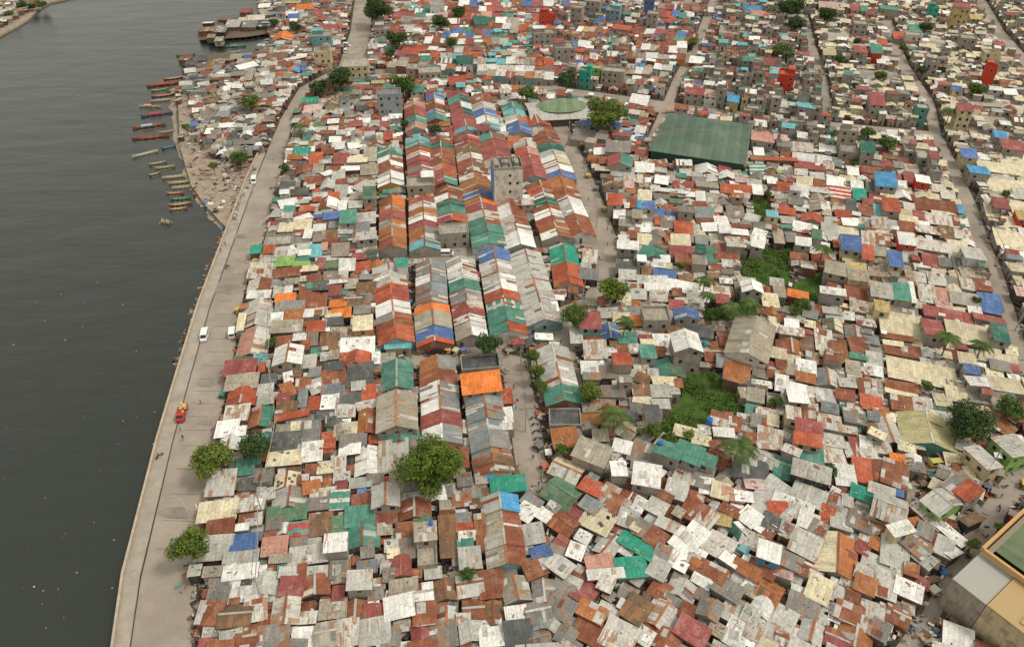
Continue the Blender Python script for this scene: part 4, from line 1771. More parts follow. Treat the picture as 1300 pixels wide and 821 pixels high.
        if h['c1'] in 'RBae' or rnd.random() < .45:   # lean-to on the roof terrace
            k = rnd.uniform(.35, .6); sx = rnd.choice((-1, 1)); cc = h['c1'] if h['c1'] in 'Rmea' else rnd.choice('lwgrtm')
            X0, X1 = sorted((sx * (x - .3), sx * (x - .3 - W * k)))
            wall.box(X0, -y * .1, z - .12, X1, y - .3, z + 2.1, wm)
            add(roof, [(X0 - .2, -y * .1 - .3, z + 2.15), (X1 + .2, -y * .1 - .3, z + 2.15), (X1 + .2, y - .2, z + 2.45), (X0 - .2, y - .2, z + 2.45)], .08, roof_mat(cc), uvq(W * k, D * .6))
    parts = {'wall': [wall], 'roof': [roof]}
    # openings on the sides one can see
    wins = []; door = []
    lev = 0
    for lev in range(st if ty == 'f' or st > 1 else 1):
        zb = .1 + lev * 2.9
        topz = (e if ty != '-' else z - .6) - .2
        if h['kind'] == 'row_house': topz = e - .15
        for side in (0, 1, 3):
            span = W if side == 0 else D
            n = max(1, int(span / 2.6)) if detail or st > 1 else 1
            for k in range(n):
                if rnd.random() < (.55 if st == 1 else .25): continue
                c = (k + .5) / n * span - span / 2
                isdoor = lev == 0 and side == 0 and k == 0
                w_, z0, z1 = (.42, -.0, 2.0) if isdoor else (rnd.uniform(.38, .55), zb + .9, zb + 2.05)
                if z1 > topz: z1 = topz
                if z1 - z0 < .4 or w_ * 2.6 > span: continue
                g = G(); pane = G()
                if side == 0: fr = lambda s, zz, d: (c + s, -y - d, zz)
                elif side == 1: fr = lambda s, zz, d: (x + d, c + s, zz)
                else: fr = lambda s, zz, d: (-x - d, c - s, zz)
                def plate(gg, s0, za, s1, zb_, d, m):
                    q = [fr(s0, za, d), fr(s1, za, d), fr(s1, zb_, d), fr(s0, zb_, d)]
                    b_ = [fr(s0, za, .0), fr(s1, za, .0), fr(s1, zb_, .0), fr(s0, zb_, .0)]
                    gg.face(q, m)
                    for i in range(4): gg.face([b_[i], b_[(i + 1) % 4], q[(i + 1) % 4], q[i]], m)
                if isdoor: plate(g, -w_, z0, w_, z1, .05, DOORM); door.append(g)
                else:
                    plate(g, -w_ - .08, z0 - .08, w_ + .08, z1 + .06, .05, TRIM); plate(g, -w_, z0, w_, z1, .07, DARK); wins.append(g)
    parts['window'] = wins; parts['door'] = door
    return parts

def apx(h):
    u, v = pix((h['x'], h['y'], h['z']))
    return u, v
for h in houses:
    u, v = apx(h); h['u'], h['v'] = u, v
    k = .813 * (v + 300) / CAM_H
    h['px'] = h['W'] * h['D'] * k * k * (.4 + .6 * min(1, (v + 300) / 1000)) + h['W'] * k * (h['z']) * k * .4
    h['infr'] = -5 < u < 1305 and -5 < v < 826
    if not h['kind']:
        h['kind'] = 'concrete_house' if (h['ty'] == 'f' or (h['st'] > 1 and h['v'] < 420) or h['st'] > 2) else 'shanty_house'
by = {}
for h in houses: by.setdefault(h['kind'], []).append(h)
for k, L in by.items():
    L.sort(key=lambda h: -(h['px'] if h['infr'] else 0))
    for i, h in enumerate(L): h['solo'] = i < 300 and h['infr']
    print(k, len(L), 'in frame', sum(h['infr'] for h in L))

mass = {}
things = []       # for labelling: (object, look, noun, u, v, solo)
CAT = {'row_house': 'row house', 'concrete_house': 'concrete house', 'shanty_house': 'shanty house'}
GRP = {'row_house': 'gabled houses standing in terraces', 'concrete_house': 'concrete houses of the settlement', 'shanty_house': 'tin roofed shanties of the settlement'}
def roof_words(h):
    a, b = ROOF[h['c1']][3], ROOF[h['c2']][3]
    if h['ty'] == 'f': return ('bare' if h['c1'] in 'C' else a) + (' flat roof' if h['c1'] != 'C' else ' concrete flat roof')
    if a != b: return f'half {a} half {b} roof'
    return a + (' gable roof' if h['ty'] in 'gh' and h['kind'] != 'row_house' else ' roof')
for h in houses:
    near = h['v'] > 330
    detail = near and h['infr']
    P = house_parts(h, detail)
    A = h['W'] * h['D']
    size = 'tiny' if A < 9 else 'small' if A < 18 else 'mid-size' if A < 36 else 'large' if A < 75 else 'huge'
    if h['kind'] == 'row_house': size = 'terrace'
    if h['kind'] == 'concrete_house': size = ('low', 'low', 'two-storey', 'three-storey', 'four-storey', 'tall')[h['st']]
    noun = {'row_house': 'house', 'concrete_house': 'house', 'shanty_house': 'shack'}[h['kind']]
    look = f"{size} {noun} with {roof_words(h)}"
    if h['solo']:
        if h['v'] > 40:
            o = link(h['kind'], None, None, (h['x'], h['y'], 0), h['ang'])
            o.empty_display_size = .5
            for nm, L in P.items():
                for g in L:
                    if g.f: link(nm, g.mesh(nm), o)
        else:
            g = G()
            for L in P.values():
                for q in L: g.add(q)
            o = link(h['kind'], g.mesh(h['kind']), None, (h['x'], h['y'], 0), h['ang'])
        tag(o, None, CAT[h['kind']], GRP[h['kind']])
        things.append((o, look, h['u'], h['v']))
    else:
        M = Matrix.Translation((h['x'], h['y'], 0)) @ Matrix.Rotation(h['ang'], 4, 'Z')
        g = mass.setdefault(h['kind'], G())
        for L in P.values():
            for q in L: g.add(q, M)
        things.append((None, look, h['u'], h['v']))
for k, g in mass.items():
    o = link(k + 's', g.mesh(k + 's'))
    tag(o, {'row_house': 'the many further colourful terrace roofs towards the top of the photo', 'concrete_house': 'dense mass of small grey concrete houses far off', 'shanty_house': 'dense mass of small tin roofed shacks filling the blocks'}[k],
        CAT[k] + 's', None, 'stuff')
# ---------------------------------------------------------------- ground, streets, water, shore
def sheet(name, P, z, mat, label, skirt=None):
    g = G(); me = bpy.data.meshes.new(name)
    import mathutils
    pts = [Vector((p[0], p[1], z)) for p in P]
    tris = mathutils.geometry.tessellate_polygon([pts])
    vs = [tuple(p) for p in pts]
    fs = []
    for t in tris:
        a, b, c = (pts[i] for i in t)
        fs.append(t if (b - a).cross(c - a).z > 0 else (t[0], t[2], t[1]))
    n = len(vs)
    if skirt is not None:
        vs += [(p[0], p[1], skirt) for p in P]
        fs += [(i, (i + 1) % n, (i + 1) % n + n, i + n) for i in range(n)]
    me.from_pydata(vs, [], fs); me.materials.append(mat)
    return tag(link(name, me), label, None, None, 'structure')
WATER_Z = -1.5
sheet('ground', LAND, 0, MUD, 'brown packed earth of the settlement', -4)
for i, (nm, P) in enumerate(ROADS):
    sheet(nm, W2(P), .02 + .004 * i, ROADM, 'dusty grey-brown ' + nm.replace('_', ' '))
# river
m, t, b = new_mat('river water', .10, .5); q = NB(t)
b.inputs['Base Color'].default_value = (.022, .032, .026, 1)
b.inputs['IOR'].default_value = 1.42
geo = q.n('ShaderNodeNewGeometry')
mp = q.n('ShaderNodeMapping'); t.links.new(geo.outputs['Position'], mp.inputs[0]); mp.inputs['Scale'].default_value = (.42, 1, 1); mp.inputs['Rotation'].default_value = (0, 0, R(-10))
n1 = q.noise(mp.outputs[0], .45, 5, .65); n2 = q.noise(mp.outputs[0], .09, 3, .5); n3 = q.noise(geo.outputs['Position'], .012, 4, .6)
hh = q.math('ADD', q.math('MULTIPLY', n1, .5), q.math('MULTIPLY', n2, 2.2))
bp = q.n('ShaderNodeBump'); bp.inputs['Strength'].default_value = .22; bp.inputs['Distance'].default_value = 1.3
t.links.new(hh, bp.inputs['Height']); t.links.new(bp.outputs[0], b.inputs['Normal'])
t.links.new(q.mix(n3, (.018, .024, .020), (.028, .033, .027)), b.inputs['Base Color'])
t.links.new(q.math('ADD', .10, q.math('MULTIPLY', n3, .25)), b.inputs['Roughness'])
sheet('river', [(-1150, -330), (900, -330), (900, 1450), (-1150, 1450)], WATER_Z, m, 'dark grey-green river with faint ripples')
# far bank
FB = [ground(u, v, -.4) for u, v in ((-90, 75), (-10, 50), (18, 35), (34, 26), (48, 12), (62, 3), (90, -3), (140, -12), (140, -30), (-90, -30))]
sheet('far_bank', FB, -.4, SHOREM, 'littered far bank of the river', -3)
# beach slope: a strip from the shore line down under the water, with a ragged outer edge
bz = [(222, 112), (219, 130), (221, 150), (222, 180), (232, 208), (243, 243), (262, 268), (284, 292), (300, 290)]
bi = [(262, 105), (258, 118), (262, 150), (275, 185), (312, 208), (325, 215), (322, 232), (305, 262), (298, 283)]
g = G()
N = 60
def lerp_path(P, t):
    k = min(int(t * (len(P) - 1)), len(P) - 2); f = t * (len(P) - 1) - k
    return Vector(P[k]).lerp(Vector(P[k + 1]), f)
cols_ = 14
grid = []
for i in range(N + 1):
    a, c = lerp_path(bz, i / N), lerp_path(bi, i / N)
    A, B = ground(a.x, a.y, -1.6), ground(c.x, c.y, 0)
    A = A + (A - B).normalized() * (2.5 * noise.noise((i * .35, 0, 0)) + 2)
    row = []
    for j in range(cols_ + 1):
        f = j / cols_; p = A.lerp(B, f)
        row.append(Vector((p.x, p.y, -1.9 + 2.0 * min(1, f * 1.6) ** .7 + .18 * noise.noise((p.x * .3, p.y * .3, 3)) * (f > 0))))
    grid.append(row)
vs = [tuple(p) for r_ in grid for p in r_]
fs = [(i * (cols_ + 1) + j, i * (cols_ + 1) + j + 1, (i + 1) * (cols_ + 1) + j + 1, (i + 1) * (cols_ + 1) + j) for i in range(N) for j in range(cols_)]
me = bpy.data.meshes.new('beach'); me.from_pydata(vs, [], fs); me.materials.append(SHOREM)
me.update()
if me.polygons[0].normal.z < 0: me.flip_normals()
tag(link('beach', me), 'rubbish-strewn sandy river shore', None, None, 'structure')
sheet('shore_ground', W2([(226, 122), (238, 100), (252, 108), (262, 150), (285, 190), (322, 212), (329, 222), (322, 245), (296, 290), (286, 288), (262, 262), (243, 236), (228, 185)]), .03, SHOREM, 'sandy littered ground behind the shore')
# promenade and sea wall along the riverside road
sw = [(140, 860), (158, 731), (201, 560), (226, 475), (252, 390), (284, 305), (317, 220), (329, 195)]
pr = [(159, 860), (178, 731), (219, 560), (242, 475), (266, 390), (297, 305), (327, 220), (337, 195)]
def strip(A, B, z0, z1, mat, name):
    n = len(A); g = G()
    for i in range(n - 1):
        a, b, c, d = A[i], A[i + 1], B[i + 1], B[i]
        q = lambda p, z: (p[0], p[1], z)
        g.face([q(a, z1), q(d, z1), q(c, z1), q(b, z1)], mat)
        g.face([q(a, z0), q(a, z1), q(b, z1), q(b, z0)], mat)
        g.face([q(d, z1), q(d, z0), q(c, z0), q(c, z1)], mat)
    g.face([(*A[0][:2], z0), (*B[0][:2], z0), (*B[0][:2], z1), (*A[0][:2], z1)], mat)
    g.face([(*A[-1][:2], z0), (*A[-1][:2], z1), (*B[-1][:2], z1), (*B[-1][:2], z0)], mat)
    return link(name, g.mesh(name))
SA, PA = W2(sw), W2(pr)
dv = [(PA[i] - SA[i]).normalized() for i in range(len(SA))]
W0 = [SA[i] - dv[i] * .35 for i in range(len(SA))]; W1 = [SA[i] + dv[i] * .15 for i in range(len(SA))]
tag(strip(W0, W1, -2.5, 1.15, SEAWALLM, 'sea_wall'), 'low tan concrete sea wall running between river and promenade', 'wall')
tag(strip(W1, PA, -.5, .30, WALKM, 'promenade'), 'pale concrete promenade along the sea wall', None, None, 'structure')
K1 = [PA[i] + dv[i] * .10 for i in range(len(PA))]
strip(K1, [p + dv[i] * .10 for i, p in enumerate(K1)], -.1, .07, plain('gutter stain', (.05, .045, .04)), 'pavement_gutter')['kind'] = 'structure'  # shadow line of the promenade kerb, painted as a thin dark strip
# overgrown lots
for i, P in enumerate(GREEN):
    sheet('overgrown_lot', W2(P), .10 + i * .004, GRASSM, 'green overgrown lot between the shacks')
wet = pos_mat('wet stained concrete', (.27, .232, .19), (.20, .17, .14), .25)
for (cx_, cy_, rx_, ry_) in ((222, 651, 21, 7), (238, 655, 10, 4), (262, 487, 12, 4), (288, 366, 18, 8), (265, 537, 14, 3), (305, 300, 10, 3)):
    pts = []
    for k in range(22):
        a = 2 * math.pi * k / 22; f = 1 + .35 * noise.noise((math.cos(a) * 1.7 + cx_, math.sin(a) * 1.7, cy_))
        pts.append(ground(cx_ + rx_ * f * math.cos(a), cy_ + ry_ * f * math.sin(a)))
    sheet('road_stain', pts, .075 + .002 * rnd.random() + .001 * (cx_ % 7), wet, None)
# cracks and slab joints of the riverside road
g = G(); jm = plain('road joint', (.19, .165, .14), .95)
L0 = [(182, 735), (228, 560), (250, 475), (273, 390), (303, 305), (333, 220)]; L1 = [(250, 740), (274, 560), (290, 475), (305, 390), (330, 305), (352, 220)]
A, B = W2(L0), W2(L1)
g2 = []
for k in range(1, 26):
    f = k / 26 * 5; i = int(f); f -= i
    if i > 4: break
    a, b_ = A[i].lerp(A[i + 1], f), B[i].lerp(B[i + 1], f)
    d = (b_ - a).normalized(); n_ = Vector((-d.y, d.x, 0)) * .05
    a = a + d * .8; e_ = a + (b_ - a) * rnd.uniform(.5, .95)
    g.face([(a - n_)[:2] + (.08,), (e_ - n_)[:2] + (.08,), (e_ + n_)[:2] + (.08,), (a + n_)[:2] + (.08,)], jm)
tag(link('road_joints', g.mesh('road_joints')), None, None, None, 'structure')
# ---------------------------------------------------------------- singular buildings
def owned(name, label, cat, loc=(0, 0, 0), rz=0, group=None):
    return tag(link(name, None, None, loc, rz), label, cat, group)
def part(name, g, par, smooth=False): return link(name, g.mesh(name, smooth), par)
# big market hall with the green roof
mh = owned('market_hall', 'big low market hall under a wide green hipped roof', 'market hall')
c = sum(HALL, Vector()) / 4
q = [p.copy() for p in HALL]            # front-left, front-right, back-right, back-left
gm = pos_mat('hall roof paint', (.105, .15, .11), (.085, .125, .095), .15, (.15, .185, .14), .05)
def seams(m, ang, pitch, k=.78):
    q_ = NB(m.node_tree); b_ = m.node_tree.nodes['Principled BSDF']; src = b_.inputs['Base Color'].links[0].from_socket
    geo = q_.n('ShaderNodeNewGeometry'); sp = q_.n('ShaderNodeSeparateXYZ'); m.node_tree.links.new(geo.outputs['Position'], sp.inputs[0])
    w_ = q_.math('ADD', q_.math('MULTIPLY', sp.outputs[0], math.cos(ang)), q_.math('MULTIPLY', sp.outputs[1], math.sin(ang)))
    w_ = q_.math('DIVIDE', w_, pitch); ln = q_.math('LESS_THAN', q_.math('FRACT', w_), .09)
    pan = q_.white(q_.vec(q_.math('FLOOR', w_), 0, 1))
    v_ = q_.scale(src, q_.math('ADD', .88, q_.math('MULTIPLY', pan, .24)))
    m.node_tree.links.new(q_.scale(v_, q_.math('SUBTRACT', 1, q_.math('MULTIPLY', ln, 1 - k))), b_.inputs['Base Color'])
seams(gm, AX_B, 2.4)
r1, r2 = q[0].lerp(q[3], .5).lerp(q[1].lerp(q[2], .5), .28), q[0].lerp(q[3], .5).lerp(q[1].lerp(q[2], .5), .66)
r1 = Vector((r1.x, r1.y, 7.6)); r2 = Vector((r2.x, r2.y, 7.6))
g = G()
for pts in ([q[0], q[1], r2, r1], [q[1], q[2], r2], [q[2], q[3], r1, r2], [q[3], q[0], r1]): g.slab([tuple(p) for p in pts], .25, gm, [(p.x, p.y) for p in pts])
roofo = part('roof', g, mh)
g = G(); d = (r1 - q[3].lerp(q[0], .62)).normalized()
a = q[3].lerp(q[0], .62) + Vector((0, 0, .1)); b_ = r1 + Vector((0, 0, .06))
n_ = d.cross(Vector((0, 0, 1))).normalized() * .35
g.face([tuple(p) for p in (a - n_, a + n_, b_ + n_, b_ - n_)], plain('rusty gutter', (.22, .12, .07)))
link('gutter', g.mesh('gutter'), roofo)
g = G(); w = [c.lerp(p, .95) for p in q]; hm = wall_mat('G') if 'G' in WALLC else plain('hall wall', (.03, .08, .06), .8)
for k in range(4):
    a, b_ = w[k], w[(k + 1) % 4]; g.face([(a.x, a.y, -.2), (b_.x, b_.y, -.2), (b_.x, b_.y, 5.1), (a.x, a.y, 5.1)], plain('hall wall', (.03, .08, .06), .8))
part('wall', g, mh)
# covered court with a low green domed roof
ct = owned('covered_court', 'round-topped green roof with broad white eaves beside a leafy tree', 'covered court', (COURT.x, COURT.y, 0), AX_A)
g = G(); Nn = 14; gr_ = pos_mat('court roof', (.19, .25, .15), (.15, .20, .12), .3); seams(gr_, 0, 1.5)
for ring_ in range(3):
    r0, r1_ = [11.5, 8.5, 4.5, .1][ring_], [11.5, 8.5, 4.5, .1][ring_ + 1]; z0, z1 = [4.9, 5.9, 6.6, 6.9][ring_], [4.9, 5.9, 6.6, 6.9][ring_ + 1]
    for k in range(Nn):
        a0, a1 = 2 * math.pi * k / Nn, 2 * math.pi * (k + 1) / Nn
        g.face([(r0 * math.cos(a0), 2 + r0 * .72 * math.sin(a0), z0), (r0 * math.cos(a1), 2 + r0 * .72 * math.sin(a1), z0), (r1_ * math.cos(a1), 2 + r1_ * .72 * math.sin(a1), z1), (r1_ * math.cos(a0), 2 + r1_ * .72 * math.sin(a0), z1)], gr_)
part('roof', g, ct)
g = G()
for s_ in (-1, 1):
    pts = [(-15.5, 0, 5.0), (-15.5, -10.5, 3.6), (15.5, -10.5, 3.6), (15.5, 0, 5.0)] if s_ < 0 else [(15.5, 0, 5.0), (15.5, 10.5, 3.6), (-15.5, 10.5, 3.6), (-15.5, 0, 5.0)]
    g.slab(pts, .15, roof_mat('l'), [(0, 0), (0, 10), (30, 10), (30, 0)])
part('eaves', g, ct)
g = G(); g.box(-13.5, -9, -.2, 13.5, 9, 3.5, plain('court wall', (.12, .10, .085), .9)); part('wall', g, ct)
# corner building: green roof behind an orange parapet, bottom right
P0, P1, P2 = CORNER[0], CORNER[1], CORNER[3]
e1 = (P1 - P0); e2 = P2 - P0; l1 = e1.length; e1.normalize()
e2 = Vector((e1.y, -e1.x, 0)) if (Vector((e1.y, -e1.x, 0)).dot(e2) > 0) else Vector((-e1.y, e1.x, 0))
l2 = 26; H0 = 9.3
cb = owned('corner_building', 'large building with flat pitched green roof framed by orange parapets', 'building')
OR = plain('orange parapet paint', (.48, .29, .12), .8); CRM = plain('cream wall paint', (.55, .48, .38), .8)
def qd(g, a, b, h0, h1, m): g.face([(a.x, a.y, h0), (b.x, b.y, h0), (b.x, b.y, h1), (a.x, a.y, h1)], m)
g = G(); B = [P0, P0 + e2 * l2, P0 + e2 * l2 + e1 * l1, P0 + e1 * l1]
for k in range(4): qd(g, B[k], B[(k + 1) % 4], -.2, H0, CRM)
part('wall', g, cb)
g = G(); i0 = [P0 + e1 * 2 + e2 * 1.4, P0 + e1 * 2 + e2 * (l2 - 1), P0 + e1 * (l1 - 2) + e2 * (l2 - 1), P0 + e1 * (l1 - 2) + e2 * 1.4]
rm = [(i0[0] + i0[1]) / 2 + e1 * 6, (i0[2] + i0[3]) / 2 - e1 * 6]
grn = pos_mat('corner roof green', (.15, .20, .105), (.12, .165, .09), .2, (.18, .20, .13), .1); seams(grn, math.atan2(e1.y, e1.x), 1.1, .85)
for pts in ([i0[0], i0[1], rm[0]], [i0[1], i0[2], rm[1], rm[0]], [i0[2], i0[3], rm[1]], [i0[3], i0[0], rm[0], rm[1]]):
    pts = [Vector((p.x, p.y, H0 + (2.6 if p in rm else .3))) for p in pts]
    g.face([tuple(p) for p in pts], grn)
part('roof', g, cb)
g = G(); Z = Vector((0, 0, 1))
g.obox(P0 + e1 * l1 / 2 + Z * (.4), e1 * l1 / 2, e2 * .28, Z * .55, OR)
g.obox(P0 + e2 * l2 / 2 + Z * (.4), e2 * (l2 / 2 - .3), e1 * .28, Z * .55, OR)
g.obox(P0 + e1 * l1 / 2 + e2 * 1.0 + Z * .05, e1 * (l1 / 2 - .5), e2 * .45, Z * .12, plain('parapet gutter', (.24, .19, .14)))
part('parapet', g, cb)
g = G()
o1 = P0 - e1 * 9
g.obox(Vector((0, 0, -5.3)) + o1 + e1 * 4.5 + e2 * 3, e1 * 4.45, e2 * 3, Z * 4.2, wall_mat('k'))
g.obox(Vector((0, 0, -5.1)) + o1 + e1 * 4.5 + e2 * 16, e1 * 4.4, e2 * 9.9, Z * 4.2, wall_mat('c'))
part('annex', g, cb)
g = G()
g.obox(Vector((0, 0, -.85)) + o1 + e1 * 4.4 + e2 * 3, e1 * 4.6, e2 * 3.05, Z * .12, roof_mat('l'))
g.obox(Vector((0, 0, -.55)) + o1 + e1 * 4.3 + e2 * 16.2, e1 * 4.7, e2 * 10.0, Z * .12, plain('annex roof ochre', (.40, .28, .14), .8))
g.obox(Vector((0, 0, -.35)) + o1 + e1 * 4.3 + e2 * 15, e1 * 3.4, e2 * 4.0, Z * .14, plain('annex roof inset', (.36, .29, .15), .8))
part('annex_roof', g, cb)
# unfinished tower block between the terraces
WALLC['k2'] = (.60, .55, .47)
p = ground(430 + 797 * .2679, 180 + 105 * .2679, 15.5)
tb = owned('apartment_tower', 'tall unfinished grey concrete block rising between coloured terraces', 'tower block', (p.x, p.y, 0), AX_A)
g = G(); g.box(-5.0, -4.2, -.2, 5.0, 4.2, 15.3, wall_mat('k2')); part('wall', g, tb)
g = G(); g.box(-5.32, -4.0, .5, -5.03, 4.0, 15.0, plain('blue side paint', (.10, .26, .46), .7)); part('side_cladding', g, tb)
g = G(); g.face([(-5, -4.2, 15.35), (5, -4.2, 15.35), (5, 4.2, 15.35), (-5, 4.2, 15.35)], roof_mat('C'), uvq(10, 8))
for q_ in ((-5, -4.2, 5, -3.95), (-5, 3.95, 5, 4.2), (-5, -3.95, -4.75, 3.95), (4.75, -3.95, 5, 3.95)): g.box(q_[0], q_[1], 15.2, q_[2], q_[3], 16.2, wall_mat('k'))
ro = part('roof', g, tb)
g = G()
for k in range(8): g.box(-4.6 + k * 1.3, -3.6, 15.36, -4.5 + k * 1.3, 3.6, 15.36 + rnd.uniform(.5, .9), wall_mat('d')) if k % 3 else g.box(-4.6 + k * 1.2, rnd.uniform(-3, 0), 15.36, -3.2 + k * 1.2, rnd.uniform(1, 3), 16.6, wall_mat('C'))
link('water_tank', g.mesh('water_tank'), ro)
for zz in (3.2, 6.4, 9.6, 12.6):
    for xx in (-1.6, .6, 3.2):
        if xx != .6 and rnd.random() < .8: continue
        g = G(); g.box(xx - .42, -4.27, zz, xx + .42, -4.2, zz + .95, DARK); part('window', g, tb)

# ---------------------------------------------------------------- trees
def leaf_mat(name, c1, c2):
    m, t, b = new_mat(name, .6, .2); q = NB(t)
    geo = q.n('ShaderNodeNewGeometry')
    w = q.white(q.scale(geo.outputs['Position'], 1.0))
    n = q.noise(geo.outputs['Position'], .45, 2)
    t.links.new(q.mix(q.step(n, .38, .62), c1, c2), b.inputs['Base Color'])
    b.inputs['Transmission Weight'].default_value = 0
    return m
LEAF = {'bright': leaf_mat('bright leaves', (.135, .175, .02), (.06, .10, .013)), 'mid': leaf_mat('mid green leaves', (.10, .15, .025), (.05, .09, .018)),
        'dark': leaf_mat('dark leaves', (.06, .10, .025), (.03, .06, .016)), 'palm': leaf_mat('palm fronds', (.09, .135, .03), (.05, .085, .02)), 'lime': leaf_mat('lime leaves', (.155, .185, .028), (.075, .115, .016))}
BARK = pos_mat('bark', (.14, .10, .07), (.09, .07, .05), 2)
npr = np.random.RandomState(5)
def leaf_cloud(blobs, n, size, mat):
    """leaf-sized quads scattered through lobes, thickest near their skins"""
    vol = np.array([b[3] ** 2 * b[4] for b in blobs]); idx = npr.choice(len(blobs), n, p=vol / vol.sum())
    B = np.array(blobs)[idx]
    d = npr.normal(size=(n, 3)); d /= np.linalg.norm(d, axis=1)[:, None]
    r = npr.uniform(.35, 1, n) ** .45
    lump = 1 + .22 * np.sin(d[:, 0] * 7 + idx) * np.sin(d[:, 1] * 6 + idx * 2) + .15 * np.sin(d[:, 2] * 9 + idx)
    p = B[:, :3] + d * (r * lump)[:, None] * np.stack([B[:, 3], B[:, 3], B[:, 4]], 1)
    nrm = d * .5 + npr.normal(size=(n, 3)) * .55 + np.array([0, 0, .55]); nrm /= np.linalg.norm(nrm, axis=1)[:, None]
    t = np.cross(nrm, npr.normal(size=(n, 3))); t /= np.linalg.norm(t, axis=1)[:, None]
    s = np.cross(nrm, t); L = npr.uniform(.6, 1.25, n)[:, None] * size
    vs = np.concatenate([p - t * L, p + s * L * .45, p + t * L, p - s * L * .45], 1).reshape(-1, 3)
    me = bpy.data.meshes.new('crown')
    me.vertices.add(4 * n); me.vertices.foreach_set('co', vs.ravel())
    me.loops.add(4 * n); me.loops.foreach_set('vertex_index', np.arange(4 * n))
    me.polygons.add(n); me.polygons.foreach_set('loop_start', np.arange(n) * 4); me.polygons.foreach_set('loop_total', np.full(n, 4))
    me.materials.append(mat); me.update(); me.validate()
    return me
def place_tree(u, v, wpx, kind, label, hf=.8, sq=.62):
    R0 = wpx / 2 / (.813 * (v + 300) / CAM_H)          # crown radius, metres
    Ht = R0 * 2 * hf + 2.2
    zc = Ht - R0 * sq
    p = ground(u, v, zc)
    t = owned('tree', label, 'tree', (p.x, p.y, 0), rnd.uniform(0, 6), 'trees standing among the roofs')
    nb = 5 if R0 < 3 else 9
    blobs = [(0, 0, zc, R0 * .62, R0 * sq * .8)]
    tr = G(); fork = Vector((rnd.uniform(-.3, .3), rnd.uniform(-.3, .3), zc * .5))
    tr.ring([(0, 0, -.2), (fork.x * .5, fork.y * .5, zc * .3), tuple(fork)], [max(.12, R0 * .07), max(.1, R0 * .055), max(.08, R0 * .045)], BARK, 7)
    for k in range(nb):
        a = 2 * math.pi * k / nb + rnd.uniform(-.4, .4); rr = R0 * rnd.uniform(.45, .68); z_ = zc + R0 * sq * rnd.uniform(-.45, .55)
        br = R0 * rnd.uniform(.28, .44)
        blobs.append((rr * math.cos(a), rr * math.sin(a), z_, br, br * rnd.uniform(.6, .9)))
        if k % 2 == 0:
            tip = Vector((rr * math.cos(a), rr * math.sin(a), z_))
            tr.ring([tuple(fork), tuple(fork.lerp(tip, .5) + Vector((0, 0, .1 * R0))), tuple(tip)], [max(.07, R0 * .035), max(.05, R0 * .022), .03], BARK, 5)
    part('trunk', tr, t)
    sz = max(.16, min(.33, .05 * R0 + .13)) * (1 if v > 380 else 1.5)
    n = int(min(15000, max(500, 11 * R0 * R0 * R0 ** .35 / (sz * sz))))
    link('crown', leaf_cloud(blobs, n, sz, LEAF[kind]), t)
    return t
for a in TREES: place_tree(*a)
def place_palm(u, v, wpx, label, Ht=9.0, nf=17):
    R0 = wpx / 2 / (.813 * (v + 300) / CAM_H)
    p = ground(u, v, Ht)
    t = owned('palm_tree', label, 'palm tree', (p.x, p.y, 0), rnd.uniform(0, 6), 'palms standing among the roofs')
    lean = Vector((rnd.uniform(-.8, .8), rnd.uniform(-.8, .8), 0))
    tr = G(); tr.ring([tuple(-lean * (1 - f) ** 1.5 + Vector((0, 0, Ht * f - .1))) for f in (0, .25, .5, .75, 1)], [.24, .2, .17, .15, .13], BARK, 7)
    part('trunk', tr, t)
    g = G()
    for k in range(nf):
        a = 2.4 * k; el = rnd.uniform(.1, 1.0); L = R0 * rnd.uniform(.85, 1.15) * 1.15
        dirh = Vector((math.cos(a), math.sin(a), 0)); sd_ = Vector((-math.sin(a), math.cos(a), 0))
        pts = []
        for i in range(9):
            f = i / 8; pts.append(Vector((0, 0, Ht)) + dirh * L * f * (1 - .12 * f * (1 - el)) + Vector((0, 0, L * (el * .75 * f - (.55 + .5 * el) * f * f))))
        g.ring([tuple(q_) for q_ in pts[::2]], [.05, .04, .03, .02, .01], LEAF['palm'], 4, False)
        for i in range(1, 9):
            c_, w_ = pts[i], L * .27 * math.sin(math.pi * (.12 + .80 * i / 8))
            for s_ in (-1, 1):
                for off in (0, .5):
                    c2 = pts[i].lerp(pts[i - 1], off)
                    tip = c2 + sd_ * s_ * w_ + dirh * w_ * .35 - Vector((0, 0, w_ * .55))
                    g.face([tuple(c2 - dirh * .13), tuple(c2 + dirh * .16), tuple(tip)], LEAF['palm'])
    part('crown', g, t)
for a in PALMS: place_palm(*a)
# leafy growth on the overgrown lots (nobody could count it)
pts = []
for P in GREEN:
    Q = W2(P); xs = [q_.x for q_ in Q]; ys = [q_.y for q_ in Q]; m_ = poly_mask(Q)
    area = m_.sum()
    k = 0
    while k < area * .5:
        x, y = rnd.uniform(min(xs), max(xs)), rnd.uniform(min(ys), max(ys)); i, j = int(x - GX0), int(y - GY0)
        if 0 <= i < NX and 0 <= j < NY and m_[i, j]:
            k += 1; r_ = rnd.uniform(.5, 1.5) * (1.3 if noise.noise((x * .12, y * .12, 0)) > 0 else .6)
            pts.append((x, y, r_ * .35, r_, r_ * .7))
ug = link('undergrowth', leaf_cloud(pts, 26000, .28, leaf_mat('creeper leaves', (.06, .115, .02), (.10, .16, .03))))
tag(ug, 'rank green creepers and grass filling the empty lots', 'undergrowth', None, 'stuff')

